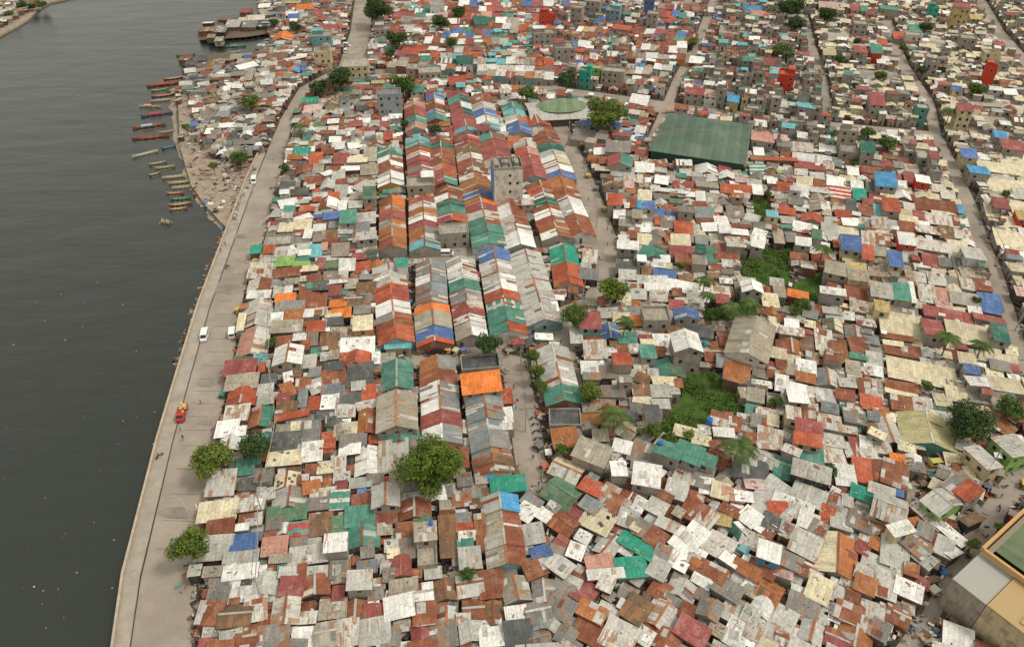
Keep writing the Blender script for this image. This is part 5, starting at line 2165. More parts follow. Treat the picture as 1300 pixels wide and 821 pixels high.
# ---------------------------------------------------------------- rubbish and clutter between the houses
g = G()
JM = [plain('junk ' + n_, c_, .8) for n_, c_ in (('white', (.55, .53, .48)), ('grey', (.25, .24, .22)), ('dark', (.04, .038, .035)), ('brown', (.16, .10, .06)), ('tan', (.36, .28, .19)), ('rust', (.28, .11, .05)), ('blue', (.06, .20, .42)), ('teal', (.08, .30, .26)), ('red', (.45, .06, .04)))]
JW = [16, 22, 22, 22, 16, 12, 3, 2, 2]
blk = occ | green | special | ~land
nj = 0
cand = 0
while nj < 9000 and cand < 200000:
    cand += 1
    v = 20 + 800 * rnd.random() ** .8; u = rnd.uniform(150, 1320)
    p = ground(u, v); i, j = int(p.x - GX0), int(p.y - GY0)
    if not (0 <= i < NX and 0 <= j < NY) or blk[i, j]: continue
    onroad = road[i, j]
    if onroad:
        # only along the verges
        e_ = occ[max(0, i - 2):i + 3, max(0, j - 2):j + 3].any()
        if not e_ or rnd.random() < .6: continue
        nroad = .5
    else: nroad = 1
    nj += 1
    s_ = rnd.choice((.12, .2, .3, .5, .7, 1.0)) * nroad
    a = rnd.uniform(0, 3.14); ax = Vector((math.cos(a), math.sin(a), rnd.uniform(-.25, .25))); ay = Vector((-math.sin(a), math.cos(a), rnd.uniform(-.2, .2)))
    zz = .1 + rnd.random() ** 2 * (1.4 * nroad if not beach[i, j] else .3)
    g.obox((p.x, p.y, zz), ax * s_, ay * s_ * rnd.uniform(.1, .8), Vector((0, 0, .5)) * rnd.choice((.04, .1, .4)) * nroad, rnd.choices(JM, JW)[0])
tag(link('rubbish', g.mesh('rubbish')), 'loose boards, sheets and rubbish lying between the houses', 'rubbish', None, 'stuff')
# rubbish on the shore and at the foot of the sea wall
g = G()
for k in range(1700):
    f = rnd.random(); a, c_ = lerp_path(bz, f), lerp_path(bi, f); t_ = rnd.random() ** 1.3
    p = ground(a.x + (c_.x - a.x) * t_, a.y + (c_.y - a.y) * t_, -.4); s_ = rnd.choice((.1, .15, .3, .6)); an = rnd.uniform(0, 3)
    zz = -1.75 + 2.0 * min(1, t_ * 1.6) ** .7 + .15
    g.obox((p.x, p.y, zz), Vector((math.cos(an), math.sin(an), .1)) * s_, Vector((-math.sin(an), math.cos(an), 0)) * s_ * .5, Vector((0, 0, .06)), rnd.choices(JM, JW)[0])
for k in range(900):
    f = 2.0 + rnd.random() * 4.3; i = int(f); a = SA[i].lerp(SA[min(i + 1, 7)], f - i); d_ = rnd.random() ** 2 * 2.6 * (1 if f > 3 else .4)
    p = a - dv[i] * (.5 + d_); s_ = rnd.choice((.1, .15, .3, .5)); an = rnd.uniform(0, 3)
    g.obox((p.x, p.y, -1.47), Vector((math.cos(an), math.sin(an), 0)) * s_, Vector((-math.sin(an), math.cos(an), 0)) * s_ * .5, Vector((0, 0, .1)), rnd.choices(JM, [8, 14, 14, 20, 24, 10, 1, 1, 1])[0])
for k in range(150):
    p = ground(rnd.uniform(0, 250), rnd.uniform(60, 800), WATER_Z); s_ = rnd.choice((.05, .07, .1, .15))
    u, v = pix(p)
    if p.x > np.interp(p.y, [q_.y for q_ in SA], [q_.x for q_ in SA]) - 2 and p.y < SA[-1].y: continue
    g.obox((p.x, p.y, WATER_Z), Vector((s_, s_ * .4, 0)), Vector((-s_ * .3, s_ * .7, 0)), Vector((0, 0, .05)), rnd.choices(JM, [10, 8, 4, 8, 12, 2, 1, 1, 0])[0])
tag(link('shore_rubbish', g.mesh('shore_rubbish')), 'rubbish washed up along the shore and afloat', 'rubbish', None, 'stuff')
# ---------------------------------------------------------------- vehicles
def prism(g, prof, y0, y1, m, side=None):
    """side profile (x, z) clockwise seen from -y, extruded from y0 to y1"""
    n = len(prof)
    g.face([(x, y0, z) for x, z in prof], side or m); g.face([(x, y1, z) for x, z in reversed(prof)], side or m)
    for i in range(n):
        a, b_ = prof[i], prof[(i + 1) % n]
        g.face([(a[0], y0, a[1]), (a[0], y1, a[1]), (b_[0], y1, b_[1]), (b_[0], y0, b_[1])], m)
def frustum(g, z0, z1, a, b_, m):
    """box between rectangle a=(x0,x1,hy) at z0 and b at z1"""
    A = [(a[0], -a[2], z0), (a[1], -a[2], z0), (a[1], a[2], z0), (a[0], a[2], z0)]
    Bq = [(b_[0], -b_[2], z1), (b_[1], -b_[2], z1), (b_[1], b_[2], z1), (b_[0], b_[2], z1)]
    for k in range(4): g.face([A[k], A[(k + 1) % 4], Bq[(k + 1) % 4], Bq[k]], m)
    g.face(Bq, m); g.face(A[::-1], m)
RUB = plain('tyre rubber', (.02, .02, .02), .9); STEEL = plain('wheel rim', (.35, .35, .35), .4, .5, .6)
LAMP = plain('headlight glass', (.7, .7, .65), .2); REDL = plain('tail light', (.4, .02, .02), .3)
def wheel(par, x, y, r=.33, w=.2):
    g = G(); g.ring([(x, y - w / 2, r), (x, y + w / 2, r)], r, RUB, 14); o = link('wheel', g.mesh('wheel'), par)
    g = G(); g.ring([(x, y - w / 2 - .01, r), (x, y + w / 2 + .01, r)], r * .55, STEEL, 10); link('rim', g.mesh('rim'), o)
def glass(par, pts_list, name='window'):
    for pts in pts_list:
        g = G(); g.face(pts, DARK); n_ = (Vector(pts[1]) - Vector(pts[0])).cross(Vector(pts[2]) - Vector(pts[1])).normalized() * -.02
        bk = [tuple(Vector(p) + n_) for p in pts]
        for i in range(len(pts)): g.face([bk[i], bk[(i + 1) % len(pts)], pts[(i + 1) % len(pts)], pts[i]], DARK)
        link(name, g.mesh(name), par)
def van(label, loc, rz, c=(.72, .72, .69), L=4.7, H=1.95, cat='van', group='vans on the streets'):
    t = owned('van', label, cat, loc, rz, group); P = plain('van paint %s' % (c,), c, .35, .5); h = L / 2
    g = G()
    prism(g, [(-h, .3), (-h, 1.0), (-h + .12, H - .12), (-h + .35, H), (h - 1.5, H), (h - 1.15, H - .1), (h - .45, 1.05), (h - .08, .95), (h, .75), (h, .3)][::-1], -.86, .86, P); part('body', g, t)
    y = .875; ws = []
    for s_ in (-1, 1):
        q_ = lambda a, b_, c_, d_: [(a[0], s_ * y, a[1]), (b_[0], s_ * y, b_[1]), (c_[0], s_ * y, c_[1]), (d_[0], s_ * y, d_[1])][::(1 if s_ < 0 else -1)]
        for x0, x1 in ((-h + .35, -h + 1.45), (-h + 1.55, -h + 2.7)): ws.append(q_((x0, 1.1), (x1, 1.1), (x1, H - .25), (x0, H - .25)))
        ws.append(q_((-h + 2.8, 1.1), (h - .65, 1.1), (h - 1.2, H - .25), (-h + 2.8, H - .25)))
    glass(t, ws)
    dx, dz = .7, -(H - .1 - 1.05)
    n_ = Vector((-dz, 0, dx)).normalized() * .02
    A, Bp = Vector((h - 1.12, 0, H - .15)) + n_, Vector((h - .5, 0, 1.12)) + n_
    glass(t, [[(Bp.x, -.76, Bp.z), (Bp.x, .76, Bp.z), (A.x, .70, A.z), (A.x, -.70, A.z)]], 'windscreen')
    glass(t, [[(-h - .0, .72, 1.12), (-h - .0, -.72, 1.12), (-h + .09, -.66, H - .25), (-h + .09, .66, H - .25)]], 'rear_window')
    for s_ in (-1, 1):
        g = G(); g.box(h - .02, s_ * .65 - .16, .68, h + .03, s_ * .65 + .16, .86, LAMP); part('headlight', g, t)
        for x in (-h + .85, h - .85): wheel(t, x, s_ * .78)
    return t
def suv(label, loc, rz, c=(.02, .022, .025), low=(.35, .35, .34), cat='car', name='car'):
    t = owned(name, label, cat, loc, rz, 'cars on the streets'); P = plain('car paint %s' % (c,), c, .25, .6); Q = plain('car skirt %s' % (low,), low, .5)
    g = G(); frustum(g, .62, 1.05, (-2.3, 2.3, .90), (-2.25, 2.15, .86), P); frustum(g, 1.05, 1.72, (-2.2, 1.0, .84), (-2.0, .45, .70), P); part('body', g, t)
    g = G(); frustum(g, .32, .64, (-2.32, 2.34, .91), (-2.32, 2.34, .925), Q); part('skirt', g, t)
    for s_ in (-1, 1):
        for x0, x1, y0 in ((-1.95, -.75, 0), (-.65, .35, 0)):
            pts = [(x0, s_ * .83, 1.12), (x1 + (.3 if x1 > 0 else 0), s_ * .83, 1.12), (x1, s_ * .735, 1.62), (x0 + .1, s_ * .735, 1.62)]
            glass(t, [pts if s_ < 0 else pts[::-1]])
        g = G(); g.box(2.2, s_ * .62 - .17, .75, 2.33, s_ * .62 + .17, .92, LAMP); part('headlight', g, t)
        for x in (-1.4, 1.45): wheel(t, x, s_ * .80, .38, .24)
    glass(t, [[(.95, -.74, 1.12), (.95, .74, 1.12), (.50, .66, 1.66), (.50, -.66, 1.66)]], 'windscreen')
    return t
def lorry(label, loc, rz):
    t = owned('truck', label, 'truck', loc, rz); P = plain('truck red', (.42, .04, .03), .45); g = G()
    prism(g, [(1.0, .5), (1.0, 1.95), (1.2, 2.05), (2.0, 2.05), (2.35, 1.3), (2.8, 1.2), (2.85, .5)][::-1], -.9, .9, P); part('cab', g, t)
    glass(t, [[(2.40, -.75, 1.3), (2.40, .75, 1.3), (2.08, .7, 1.95), (2.08, -.7, 1.95)]], 'windscreen')
    g = G(); g.box(-2.8, -.98, .7, .95, .98, .82, P, True)
    for a in ((-2.8, -.98, .95, -.92), (-2.8, .92, .95, .98), (-2.8, -.92, -2.74, .92), (.89, -.92, .95, .92)): g.box(a[0], a[1], .82, a[2], a[3], 1.45, P)
    part('cargo_bed', g, t)
    for s_ in (-1, 1):
        for x in (-1.9, 1.9): wheel(t, x, s_ * .8, .4, .26)
    g = G()
    for k in range(26):
        a = rnd.uniform(0, 3); g.obox((rnd.uniform(-2.5, .7), rnd.uniform(-.75, .75), rnd.uniform(1.0, 1.9)), Vector((math.cos(a), math.sin(a), .1)) * .35, Vector((-math.sin(a), math.cos(a), 0)) * .28, Z * .16, plain('straw sacks', (.55, .42, .17), .9) if k % 4 else plain('red sacks', (.45, .08, .06), .9))
    o = owned('cargo_load', 'heap of yellow and red sacks loaded on the red truck', 'load', loc, rz); link('sacks', g.mesh('sacks'), o)
    return t
def tricycle(label, loc, rz, c=(.55, .40, .06), rc=None):
    t = owned('tricycle', label, 'tricycle', loc, rz, 'motor tricycles on the streets'); P = plain('trike paint %s' % (c,), c, .5); RC = plain('trike roof %s' % (rc or c,), rc or c, .5)
    g = G(); prism(g, [(-.9, .35), (-.9, 1.0), (-.75, 1.05), (.25, 1.0), (.75, .85), (.9, .35)][::-1], -1.2, -.25, P); part('sidecar', g, t)
    g = G(); prism(g, [(-1.0, 1.55), (-.8, 1.68), (.7, 1.64), (1.0, 1.45), (.98, 1.41), (.7, 1.58), (-.8, 1.61), (-1.0, 1.5)][::-1], -1.3, .25, RC); part('canopy', g, t)
    g = G()
    for x, y in ((-.85, -1.15), (.8, -1.15), (-.85, -.3), (.8, -.3)): g.ring([(x, y, .8), (x, y, 1.6)], .025, STEEL, 4)
    part('roof_frame', g, t)
    g = G(); g.ring([(-.75, .25, .6), (-.1, .25, .75), (.5, .25, .7), (.75, .25, 1.0)], [.07, .14, .12, .05], plain('motorbike body', (.05, .05, .055), .4), 6)
    g.ring([(.72, -.05, 1.02), (.72, .55, 1.02)], .025, STEEL, 4); g.box(-.6, .13, .72, .0, .37, .82, RUB); part('motorbike', g, t)
    for x, y in ((-.8, .25), (.85, .25), (-.1, -1.28)): wheel(t, x, y, .28, .1)
    return t
_mb = None
def motorbike(label, loc, rz, c=(.3, .03, .03)):
    t = owned('motorbike', label, 'motorbike', loc, rz, 'motorbikes parked or ridden in the streets'); P = plain('bike paint %s' % (c,), c, .35)
    g = G(); g.ring([(-.7, 0, .62), (-.2, 0, .72), (.25, 0, .70), (.5, 0, .85), (.55, 0, 1.0)], [.05, .13, .14, .08, .04], P, 6)
    g.ring([(.55, 0, 1.0), (.75, 0, .3)], .035, STEEL, 5); g.ring([(-.1, 0, .4), (-.65, 0, .3)], .05, STEEL, 5); part('body', g, t)
    g = G(); g.ring([(.52, -.34, 1.02), (.55, 0, 1.0), (.52, .34, 1.02)], .022, STEEL, 4); part('handlebar', g, t)
    g = G(); g.box(-.7, -.14, .72, .1, .14, .82, RUB); part('saddle', g, t)
    for x in (-.65, .75): wheel(t, x, 0, .3, .1)
    return t
def at(u, v, z=.03): return tuple(ground(u, v, z))
def head(u0, v0, u1, v1):
    a, b_ = ground(u0, v0), ground(u1, v1); return math.atan2(b_.y - a.y, b_.x - a.x)
van('white van driving beside the promenade line on the riverside road', at(260.5, 428), head(262, 420, 257, 440))
van('white minibus parked on the inner side of the riverside road', at(296, 424), head(296, 432, 299, 412))
van('white van coming down the riverside road at its far bend', at(323, 231), head(324, 224, 321, 240))
van('white minibus standing crosswise below the pale concrete house', at(565, 324), head(545, 324, 575, 324), L=5.6)
van('white minibus parked below the green domed court', at(733, 160), head(745, 160, 725, 160))
van('off-white van stopped at the wide junction by the top road', at(440, 59), head(430, 58, 445, 60))
van('pale van behind another at the wide top road', at(439, 67), head(442, 60, 438, 72), (.55, .55, .52))
suv('black off-road car with silver skirt parked below the blue and red terrace end', at(551, 450), head(560, 449, 545, 450))
suv('small yellow car by the khaki roof in the alley', at(1190, 590), head(1185, 590, 1196, 589), (.50, .42, .10), (.3, .27, .1))
lorry('red flatbed truck stopped on the riverside road promenade side', at(232, 527), head(234, 516, 229, 536))
for u, v, a, c_, rc, lb in ((567, 447, 80, (.5, .4, .2), (.55, .36, .08), 'yellow roofed tricycle just right of the black car'), (577, 448, 60, (.4, .35, .25), (.5, .44, .28), 'beige roofed tricycle parked between the yellow and the blue one'),
     (588, 447, 30, (.3, .3, .3), (.13, .13, .32), 'dark blue roofed tricycle left of the junction tree'), (693, 579, 95, (.55, .25, .06), (.7, .7, .66), 'orange tricycle with a white roof in the wide street'),
     (689, 597, 120, (.45, .07, .04), (.45, .12, .07), 'red tricycle in the middle of the wide street end'), (681, 571, 130, (.12, .12, .12), (.15, .14, .13), 'dark tricycle above the orange one in the wide street'),
     (745, 226, 100, (.5, .38, .08), None, 'yellow tricycle on the upper market street'), (755, 242, 100, (.3, .3, .32), (.15, .16, .2), 'dark roofed tricycle on the upper market street'), (765, 268, 90, (.55, .45, .1), None, 'yellow tricycle beside the maroon shack and white canopy'),
     (695, 309, 10, (.5, .38, .1), None, 'yellow tricycle on the cross street right of the white terrace'), (702, 328, 40, (.1, .2, .42), None, 'blue tricycle left of the emerald roof'),
     (323, 335, 80, (.55, .38, .06), None, 'yellow tricycle under the small green awning by the river road'), (302, 396, 60, (.5, .36, .08), None, 'yellow tricycle at road edge above the parked minibus'),
     (1279, 655, 50, (.45, .07, .06), (.5, .36, .32), 'red tricycle with pink roof in the lower right street'), (1293, 644, 50, (.05, .05, .05), None, 'black tricycle near the right edge of the lower right street'),
     (1296, 617, 60, (.6, .42, .06), None, 'yellow tricycle at the right edge of the corner street'), (283, 503, 70, (.05, .16, .12), (.06, .26, .2), 'dark green covered tricycle beside the maroon and tan roofs'),
     (476, 80, 80, (.3, .1, .08), None, 'red-brown tricycle at the top road junction'), (1053, 146, 90, (.5, .38, .08), None, 'yellow tricycle in the narrow far street')):
    tricycle(lb, at(u, v), R(a), c_, rc)
mbs = [(533, 322, 'first'), (539, 323, 'second'), (545, 322, 'third'), (527, 323, 'fourth')]
MB = [(529, 324, 100, 'leftmost parked motorbike beside the white minibus of the cross street'), (535, 323, 95, 'second motorbike from the left beside the cross street minibus'), (541, 323, 100, 'third motorbike from the left beside the cross street minibus'),
      (547, 323, 95, 'motorbike nearest the cross street minibus'), (346, 240, 20, 'upper parked motorbike right of the far white van'), (350, 246, 10, 'lower parked motorbike right of the far white van'),
      (341, 282, 15, 'upper motorbike parked by the riverside shacks'), (342, 290, 10, 'lower motorbike parked by the riverside shacks'), (667, 462, 100, 'upper motorbike beside the slim street trees'), (668, 467, 95, 'lower motorbike beside the slim street trees'),
      (677, 532, 20, 'topmost motorbike of the row in the wide street'), (679, 540, 15, 'second motorbike down in the wide street row'), (680, 549, 25, 'third motorbike down in the wide street row'), (682, 558, 20, 'lowest motorbike of the row in the wide street'),
      (346, 148, 10, 'upper motorbike parked by the road bend'), (343, 158, 10, 'middle motorbike parked by the road bend'), (340, 168, 10, 'lower motorbike parked by the road bend'), (707, 368, 80, 'left motorbike under the emerald and red house'), (713, 369, 85, 'middle motorbike under the emerald and red house'),
      (719, 369, 80, 'right motorbike under the emerald and red house'), (1268, 646, 60, 'motorbike between the corner tricycles'), (289, 340, 75, 'dark motorbike ridden along the riverside road'), (203, 580, 60, 'motorbike ridden along the promenade at lower left')]
for u, v, a, lb in MB: motorbike(lb, at(u, v, .31 if u < 210 else .03), R(a), rnd.choice(((.3, .03, .03), (.05, .05, .06), (.06, .12, .3))))

# ---------------------------------------------------------------- people
def person_mesh(pose, top, legs, hair=(.012, .01, .01)):
    """one continuous skinned body, coloured by region"""
    bm_v = dict(pelvis=(0, 0, .92), waist=(0, 0, 1.08), chest=(0, 0, 1.28), neck=(0, 0, 1.45), head=(0, .015, 1.56), crown=(0, .0, 1.66), shL=(.17, 0, 1.38), elL=(.25, .02, 1.12), haL=(.26, .10, .88), fiL=(.26, .14, .79),
                shR=(-.17, 0, 1.38), elR=(-.25, .02, 1.12), haR=(-.26, .06, .88), fiR=(-.26, .09, .79), hipL=(.10, 0, .86), knL=(.11, .03, .49), anL=(.11, 0, .09), toL=(.12, .14, .03), hipR=(-.10, 0, .86), knR=(-.11, .03, .49), anR=(-.11, 0, .09), toR=(-.12, .14, .03))
    if pose == 'walk': bm_v.update(knL=(.10, .17, .51), anL=(.10, .20, .10), toL=(.10, .34, .06), knR=(-.10, -.02, .49), anR=(-.10, -.26, .13), toR=(-.10, -.16, .03), haR=(-.24, .22, .95), fiR=(-.23, .29, .90), haL=(.25, -.1, .88), fiL=(.25, -.12, .79))
    if pose == 'ride':
        bm_v.update(hipL=(.12, 0, .86), knL=(.20, .40, .72), anL=(.20, .28, .30), toL=(.20, .42, .26), hipR=(-.12, 0, .86), knR=(-.20, .40, .72), anR=(-.20, .28, .30), toR=(-.20, .42, .26),
                    elL=(.30, .20, 1.12), haL=(.28, .48, 1.05), fiL=(.26, .55, 1.04), elR=(-.30, .20, 1.12), haR=(-.28, .48, 1.05), fiR=(-.26, .55, 1.04))
    rad = dict(pelvis=(.15, .11), waist=(.13, .10), chest=(.17, .11), neck=(.055, .055), head=(.085, .10), crown=(.07, .08), shL=(.065, .065), elL=(.045, .045), haL=(.032, .032), fiL=(.022, .03), shR=(.065, .065), elR=(.045, .045), haR=(.032, .032), fiR=(.022, .03),
               hipL=(.09, .09), knL=(.062, .062), anL=(.042, .042), toL=(.04, .03), hipR=(.09, .09), knR=(.062, .062), anR=(.042, .042), toR=(.04, .03))
    E = [('pelvis', 'waist'), ('waist', 'chest'), ('chest', 'neck'), ('neck', 'head'), ('head', 'crown'), ('chest', 'shL'), ('shL', 'elL'), ('elL', 'haL'), ('haL', 'fiL'), ('chest', 'shR'), ('shR', 'elR'), ('elR', 'haR'), ('haR', 'fiR'),
         ('pelvis', 'hipL'), ('hipL', 'knL'), ('knL', 'anL'), ('anL', 'toL'), ('pelvis', 'hipR'), ('hipR', 'knR'), ('knR', 'anR'), ('anR', 'toR')]
    ks = list(bm_v); me = bpy.data.meshes.new('person'); me.from_pydata([bm_v[k] for k in ks], [(ks.index(a), ks.index(b_)) for a, b_ in E], [])
    o = bpy.data.objects.new('person_build', me); col.objects.link(o)
    md = o.modifiers.new('s', 'SKIN'); sub = o.modifiers.new('d', 'SUBSURF'); sub.levels = sub.render_levels = 1
    sv = me.skin_vertices[0].data
    for i, k in enumerate(ks): sv[i].radius = rad[k]; sv[i].use_root = (k == 'pelvis')
    dg = bpy.context.evaluated_depsgraph_get(); out = bpy.data.meshes.new_from_object(o.evaluated_get(dg)); bpy.data.objects.remove(o)
    mats = [plain('skin', (.25, .13, .08), .6), plain('shirt %s' % (top,), top, .8), plain('shorts %s' % (legs,), legs, .8), plain('hair', hair, .7)]
    for m_ in mats: out.materials.append(m_)
    for p_ in out.polygons:
        x, y, z = p_.center
        if z > 1.62 or (z > 1.52 and y < -.02): k = 3
        elif z > 1.46: k = 0
        elif z > .98 and (abs(x) < .22 or z > 1.22): k = 1
        elif z > .55 and abs(x) < .215 and not (pose != 'ride' and abs(x) > .21): k = 2
        else: k = 0
        p_.material_index = k; p_.use_smooth = True
    out.name = 'person'
    return out
PC = {'red': (.42, .04, .04), 'white': (.65, .65, .62), 'blue': (.05, .13, .35), 'black': (.025, .025, .03), 'orange': (.55, .20, .04), 'grey': (.22, .22, .22), 'yellow': (.55, .42, .08), 'pink': (.5, .2, .22)}
PM = {}
PEOPLE = [(230, 547, 'walk', 'red', 'walking on the promenade edge below the red truck'), (233, 558, 'walk', 'black', 'walking just behind the one in red below the red truck'), (255.5, 513, 'walk', 'black', 'alone in mid road, right of the red truck'),
          (286.6, 312, 'stand', 'grey', 'standing on the promenade at the far sea wall'), (281, 320, 'stand', 'red', 'sitting area of the sea wall, nearer one'), (642, 454, 'walk', 'red', 'in the wide street left of the slim trees'), (645, 453, 'stand', 'white', 'beside the red-shirted walker left of the slim trees'),
          (652, 494, 'walk', 'red', 'alone in the wide street beside the red awning'), (563, 456, 'walk', 'red', 'in front of the black car'), (583, 456, 'stand', 'black', 'standing below the row of tricycles'), (597, 447, 'walk', 'white', 'just left of the junction tree'),
          (676.5, 583, 'walk', 'black', 'left of the orange tricycle'), (684, 617, 'walk', 'blue', 'below the tricycles at the street end'), (708.5, 438, 'stand', 'blue', 'at the head of the long grey roof'), (712, 437, 'walk', 'red', 'beside the blue-shirted one at the long grey roof'),
          (771, 293, 'walk', 'red', 'on the market street under the maroon shack'), (771, 312, 'stand', 'grey', 'on the market street, lower one'), (765, 323, 'walk', 'white', 'in mid market street above the lone bright tree'), (758, 321, 'stand', 'pink', 'left part of the market street near the emerald roof'),
          (690, 321, 'walk', 'black', 'on the cross street near the yellow tricycle'), (346, 204, 'walk', 'white', 'on the road near its far bend'), (1226, 702, 'walk', 'red', 'at the lower end of the corner street'), (1236, 640, 'stand', 'grey', 'in the corner street beside the grey shacks'),
          (447, 39, 'walk', 'red', 'on the wide top road, left side'), (453, 61, 'walk', 'white', 'on the wide top road near the vans'), (461, 63, 'walk', 'blue', 'on the wide top road, right side'), (725, 345, 'stand', 'orange', 'beside the emerald and red house'), (664, 520, 'walk', 'yellow', 'in the wide street near the rust stalls'),
          (741, 215, 'walk', 'white', 'on the upper market street'), (747, 255, 'walk', 'red', 'on the upper market street between tricycles'), (1270, 632, 'walk', 'orange', 'in the corner street above the tricycles')]
for u, v, ps, c_, lb in PEOPLE:
    key = (ps, c_)
    if key not in PM: PM[key] = person_mesh(ps, PC[c_], rnd.choice(((.03, .04, .08), (.1, .09, .08), (.02, .02, .02))))
    o = link('person', PM[key], None, at(u, v, .31 if u < 282 and v > 300 and u < 235 or u in (286.6, 281) else .04), rnd.uniform(0, 6.28))
    tag(o, f'person in {c_} top ' + lb.replace('sitting area of the sea wall, nearer one', 'standing by the far sea wall, nearer one'), 'person', 'people out in the streets')
for (u, v, a, lb), c_, lb2 in zip([MB[-2], MB[-1]], ('red', 'blue'), ('person in red top riding a motorbike on the riverside road', 'person in blue top riding a motorbike on the promenade')):
    key = ('ride', c_); PM[key] = person_mesh('ride', PC[c_], (.05, .05, .06))
    p = Vector(at(u, v, .31 if u < 210 else .03)); d_ = Vector((math.cos(R(a)), math.sin(R(a)), 0))
    o = link('person', PM[key], None, p - d_ * .25 + Vector((0, 0, -.03)), R(a - 90)); tag(o, lb2, 'person', 'people out in the streets')

# ---------------------------------------------------------------- boats
def boat(label, u, v, wpx, c, trim=(.5, .4, .28), slope=-8, cover=None, cat='boat', outr=True):
    p = ground(u, v, WATER_Z + .5); k = .813 * (v + 300) / CAM_H; L = wpx / k; B = max(1.1, L * .15)
    rz = img_axis(u, v, WATER_Z, slope)
    t = owned('outrigger_boat', label, cat, (p.x, p.y, WATER_Z - .15), rz, 'boats moored along the littered shore')
    P, T = plain('hull %s' % (c,), c, .6), plain('boat trim %s' % (trim,), trim, .7); g = G(); n = 12; st_ = []
    for i in range(n + 1):
        f = i / n * 2 - 1; w_ = B / 2 * (1 - abs(f) ** 2.6); sh = .75 + .55 * abs(f) ** 2.5
        x = f * L / 2
        st_.append([(x * .93, 0, 0), (x * .98, w_ * .7, .18), (x, w_ + .02, sh), (x * .99, max(w_ - .08, 0), sh), (x * .97, max(w_ - .14, 0) * .9, .3), (x * .97, -max(w_ - .14, 0) * .9, .3), (x * .99, -max(w_ - .08, 0), sh), (x, -w_ - .02, sh), (x * .98, -w_ * .7, .18)])
    for i in range(n):
        a, b_ = st_[i], st_[i + 1]
        for j in range(9):
            jj = (j + 1) % 9
            g.face([a[j], b_[j], b_[jj], a[jj]], T if j in (2, 3, 4, 5, 6) else P)
    part('hull', g, t)
    g = G()
    for f in (-.55, -.3, 0, .3, .55): g.box(f * L / 2 - .12, -B * .42, .62, f * L / 2 + .12, B * .42, .68, T, True)
    part('thwarts', g, t)
    if outr:
        for s_ in (-1, 1):
            g = G(); oy = s_ * (B * .5 + L * .10 + .4)
            g.ring([(-L * .36, oy, .22), (0, oy, .18), (L * .36, oy, .3)], .06, plain('bamboo', (.42, .33, .18), .7), 5)
            for f in (-.4, 0, .4): g.ring([(f * L / 2, 0, .85), (f * L / 2, oy * .6, .9), (f * L / 2, oy, .22)], .04, plain('bamboo', (.42, .33, .18), .7), 4)
            part('outrigger', g, t)
    if cover:
        g = G(); Cm = plain('boat cover %s' % (cover,), cover, .8); x0, x1 = -L * .22, L * .12
        pts = [(math.cos(a) * B * .55, 1.1 + math.sin(a) * .45) for a in [math.pi * i / 6 for i in range(7)]]
        for i in range(6):
            (y0, z0), (y1, z1) = pts[i], pts[i + 1]
            g.face([(x0, y0, z0), (x1, y0, z0), (x1, y1, z1), (x0, y1, z1)], Cm)
        for x, y in ((x0, B * .5), (x0, -B * .5), (x1, B * .5), (x1, -B * .5)): g.ring([(x, y, .6), (x, y, 1.15)], .03, T, 4)
        part('canopy', g, t)
    return t
BR, BL, WD, TN, GNB = (.36, .05, .04), (.02, .16, .42), (.26, .10, .06), (.46, .38, .27), (.05, .22, .16)
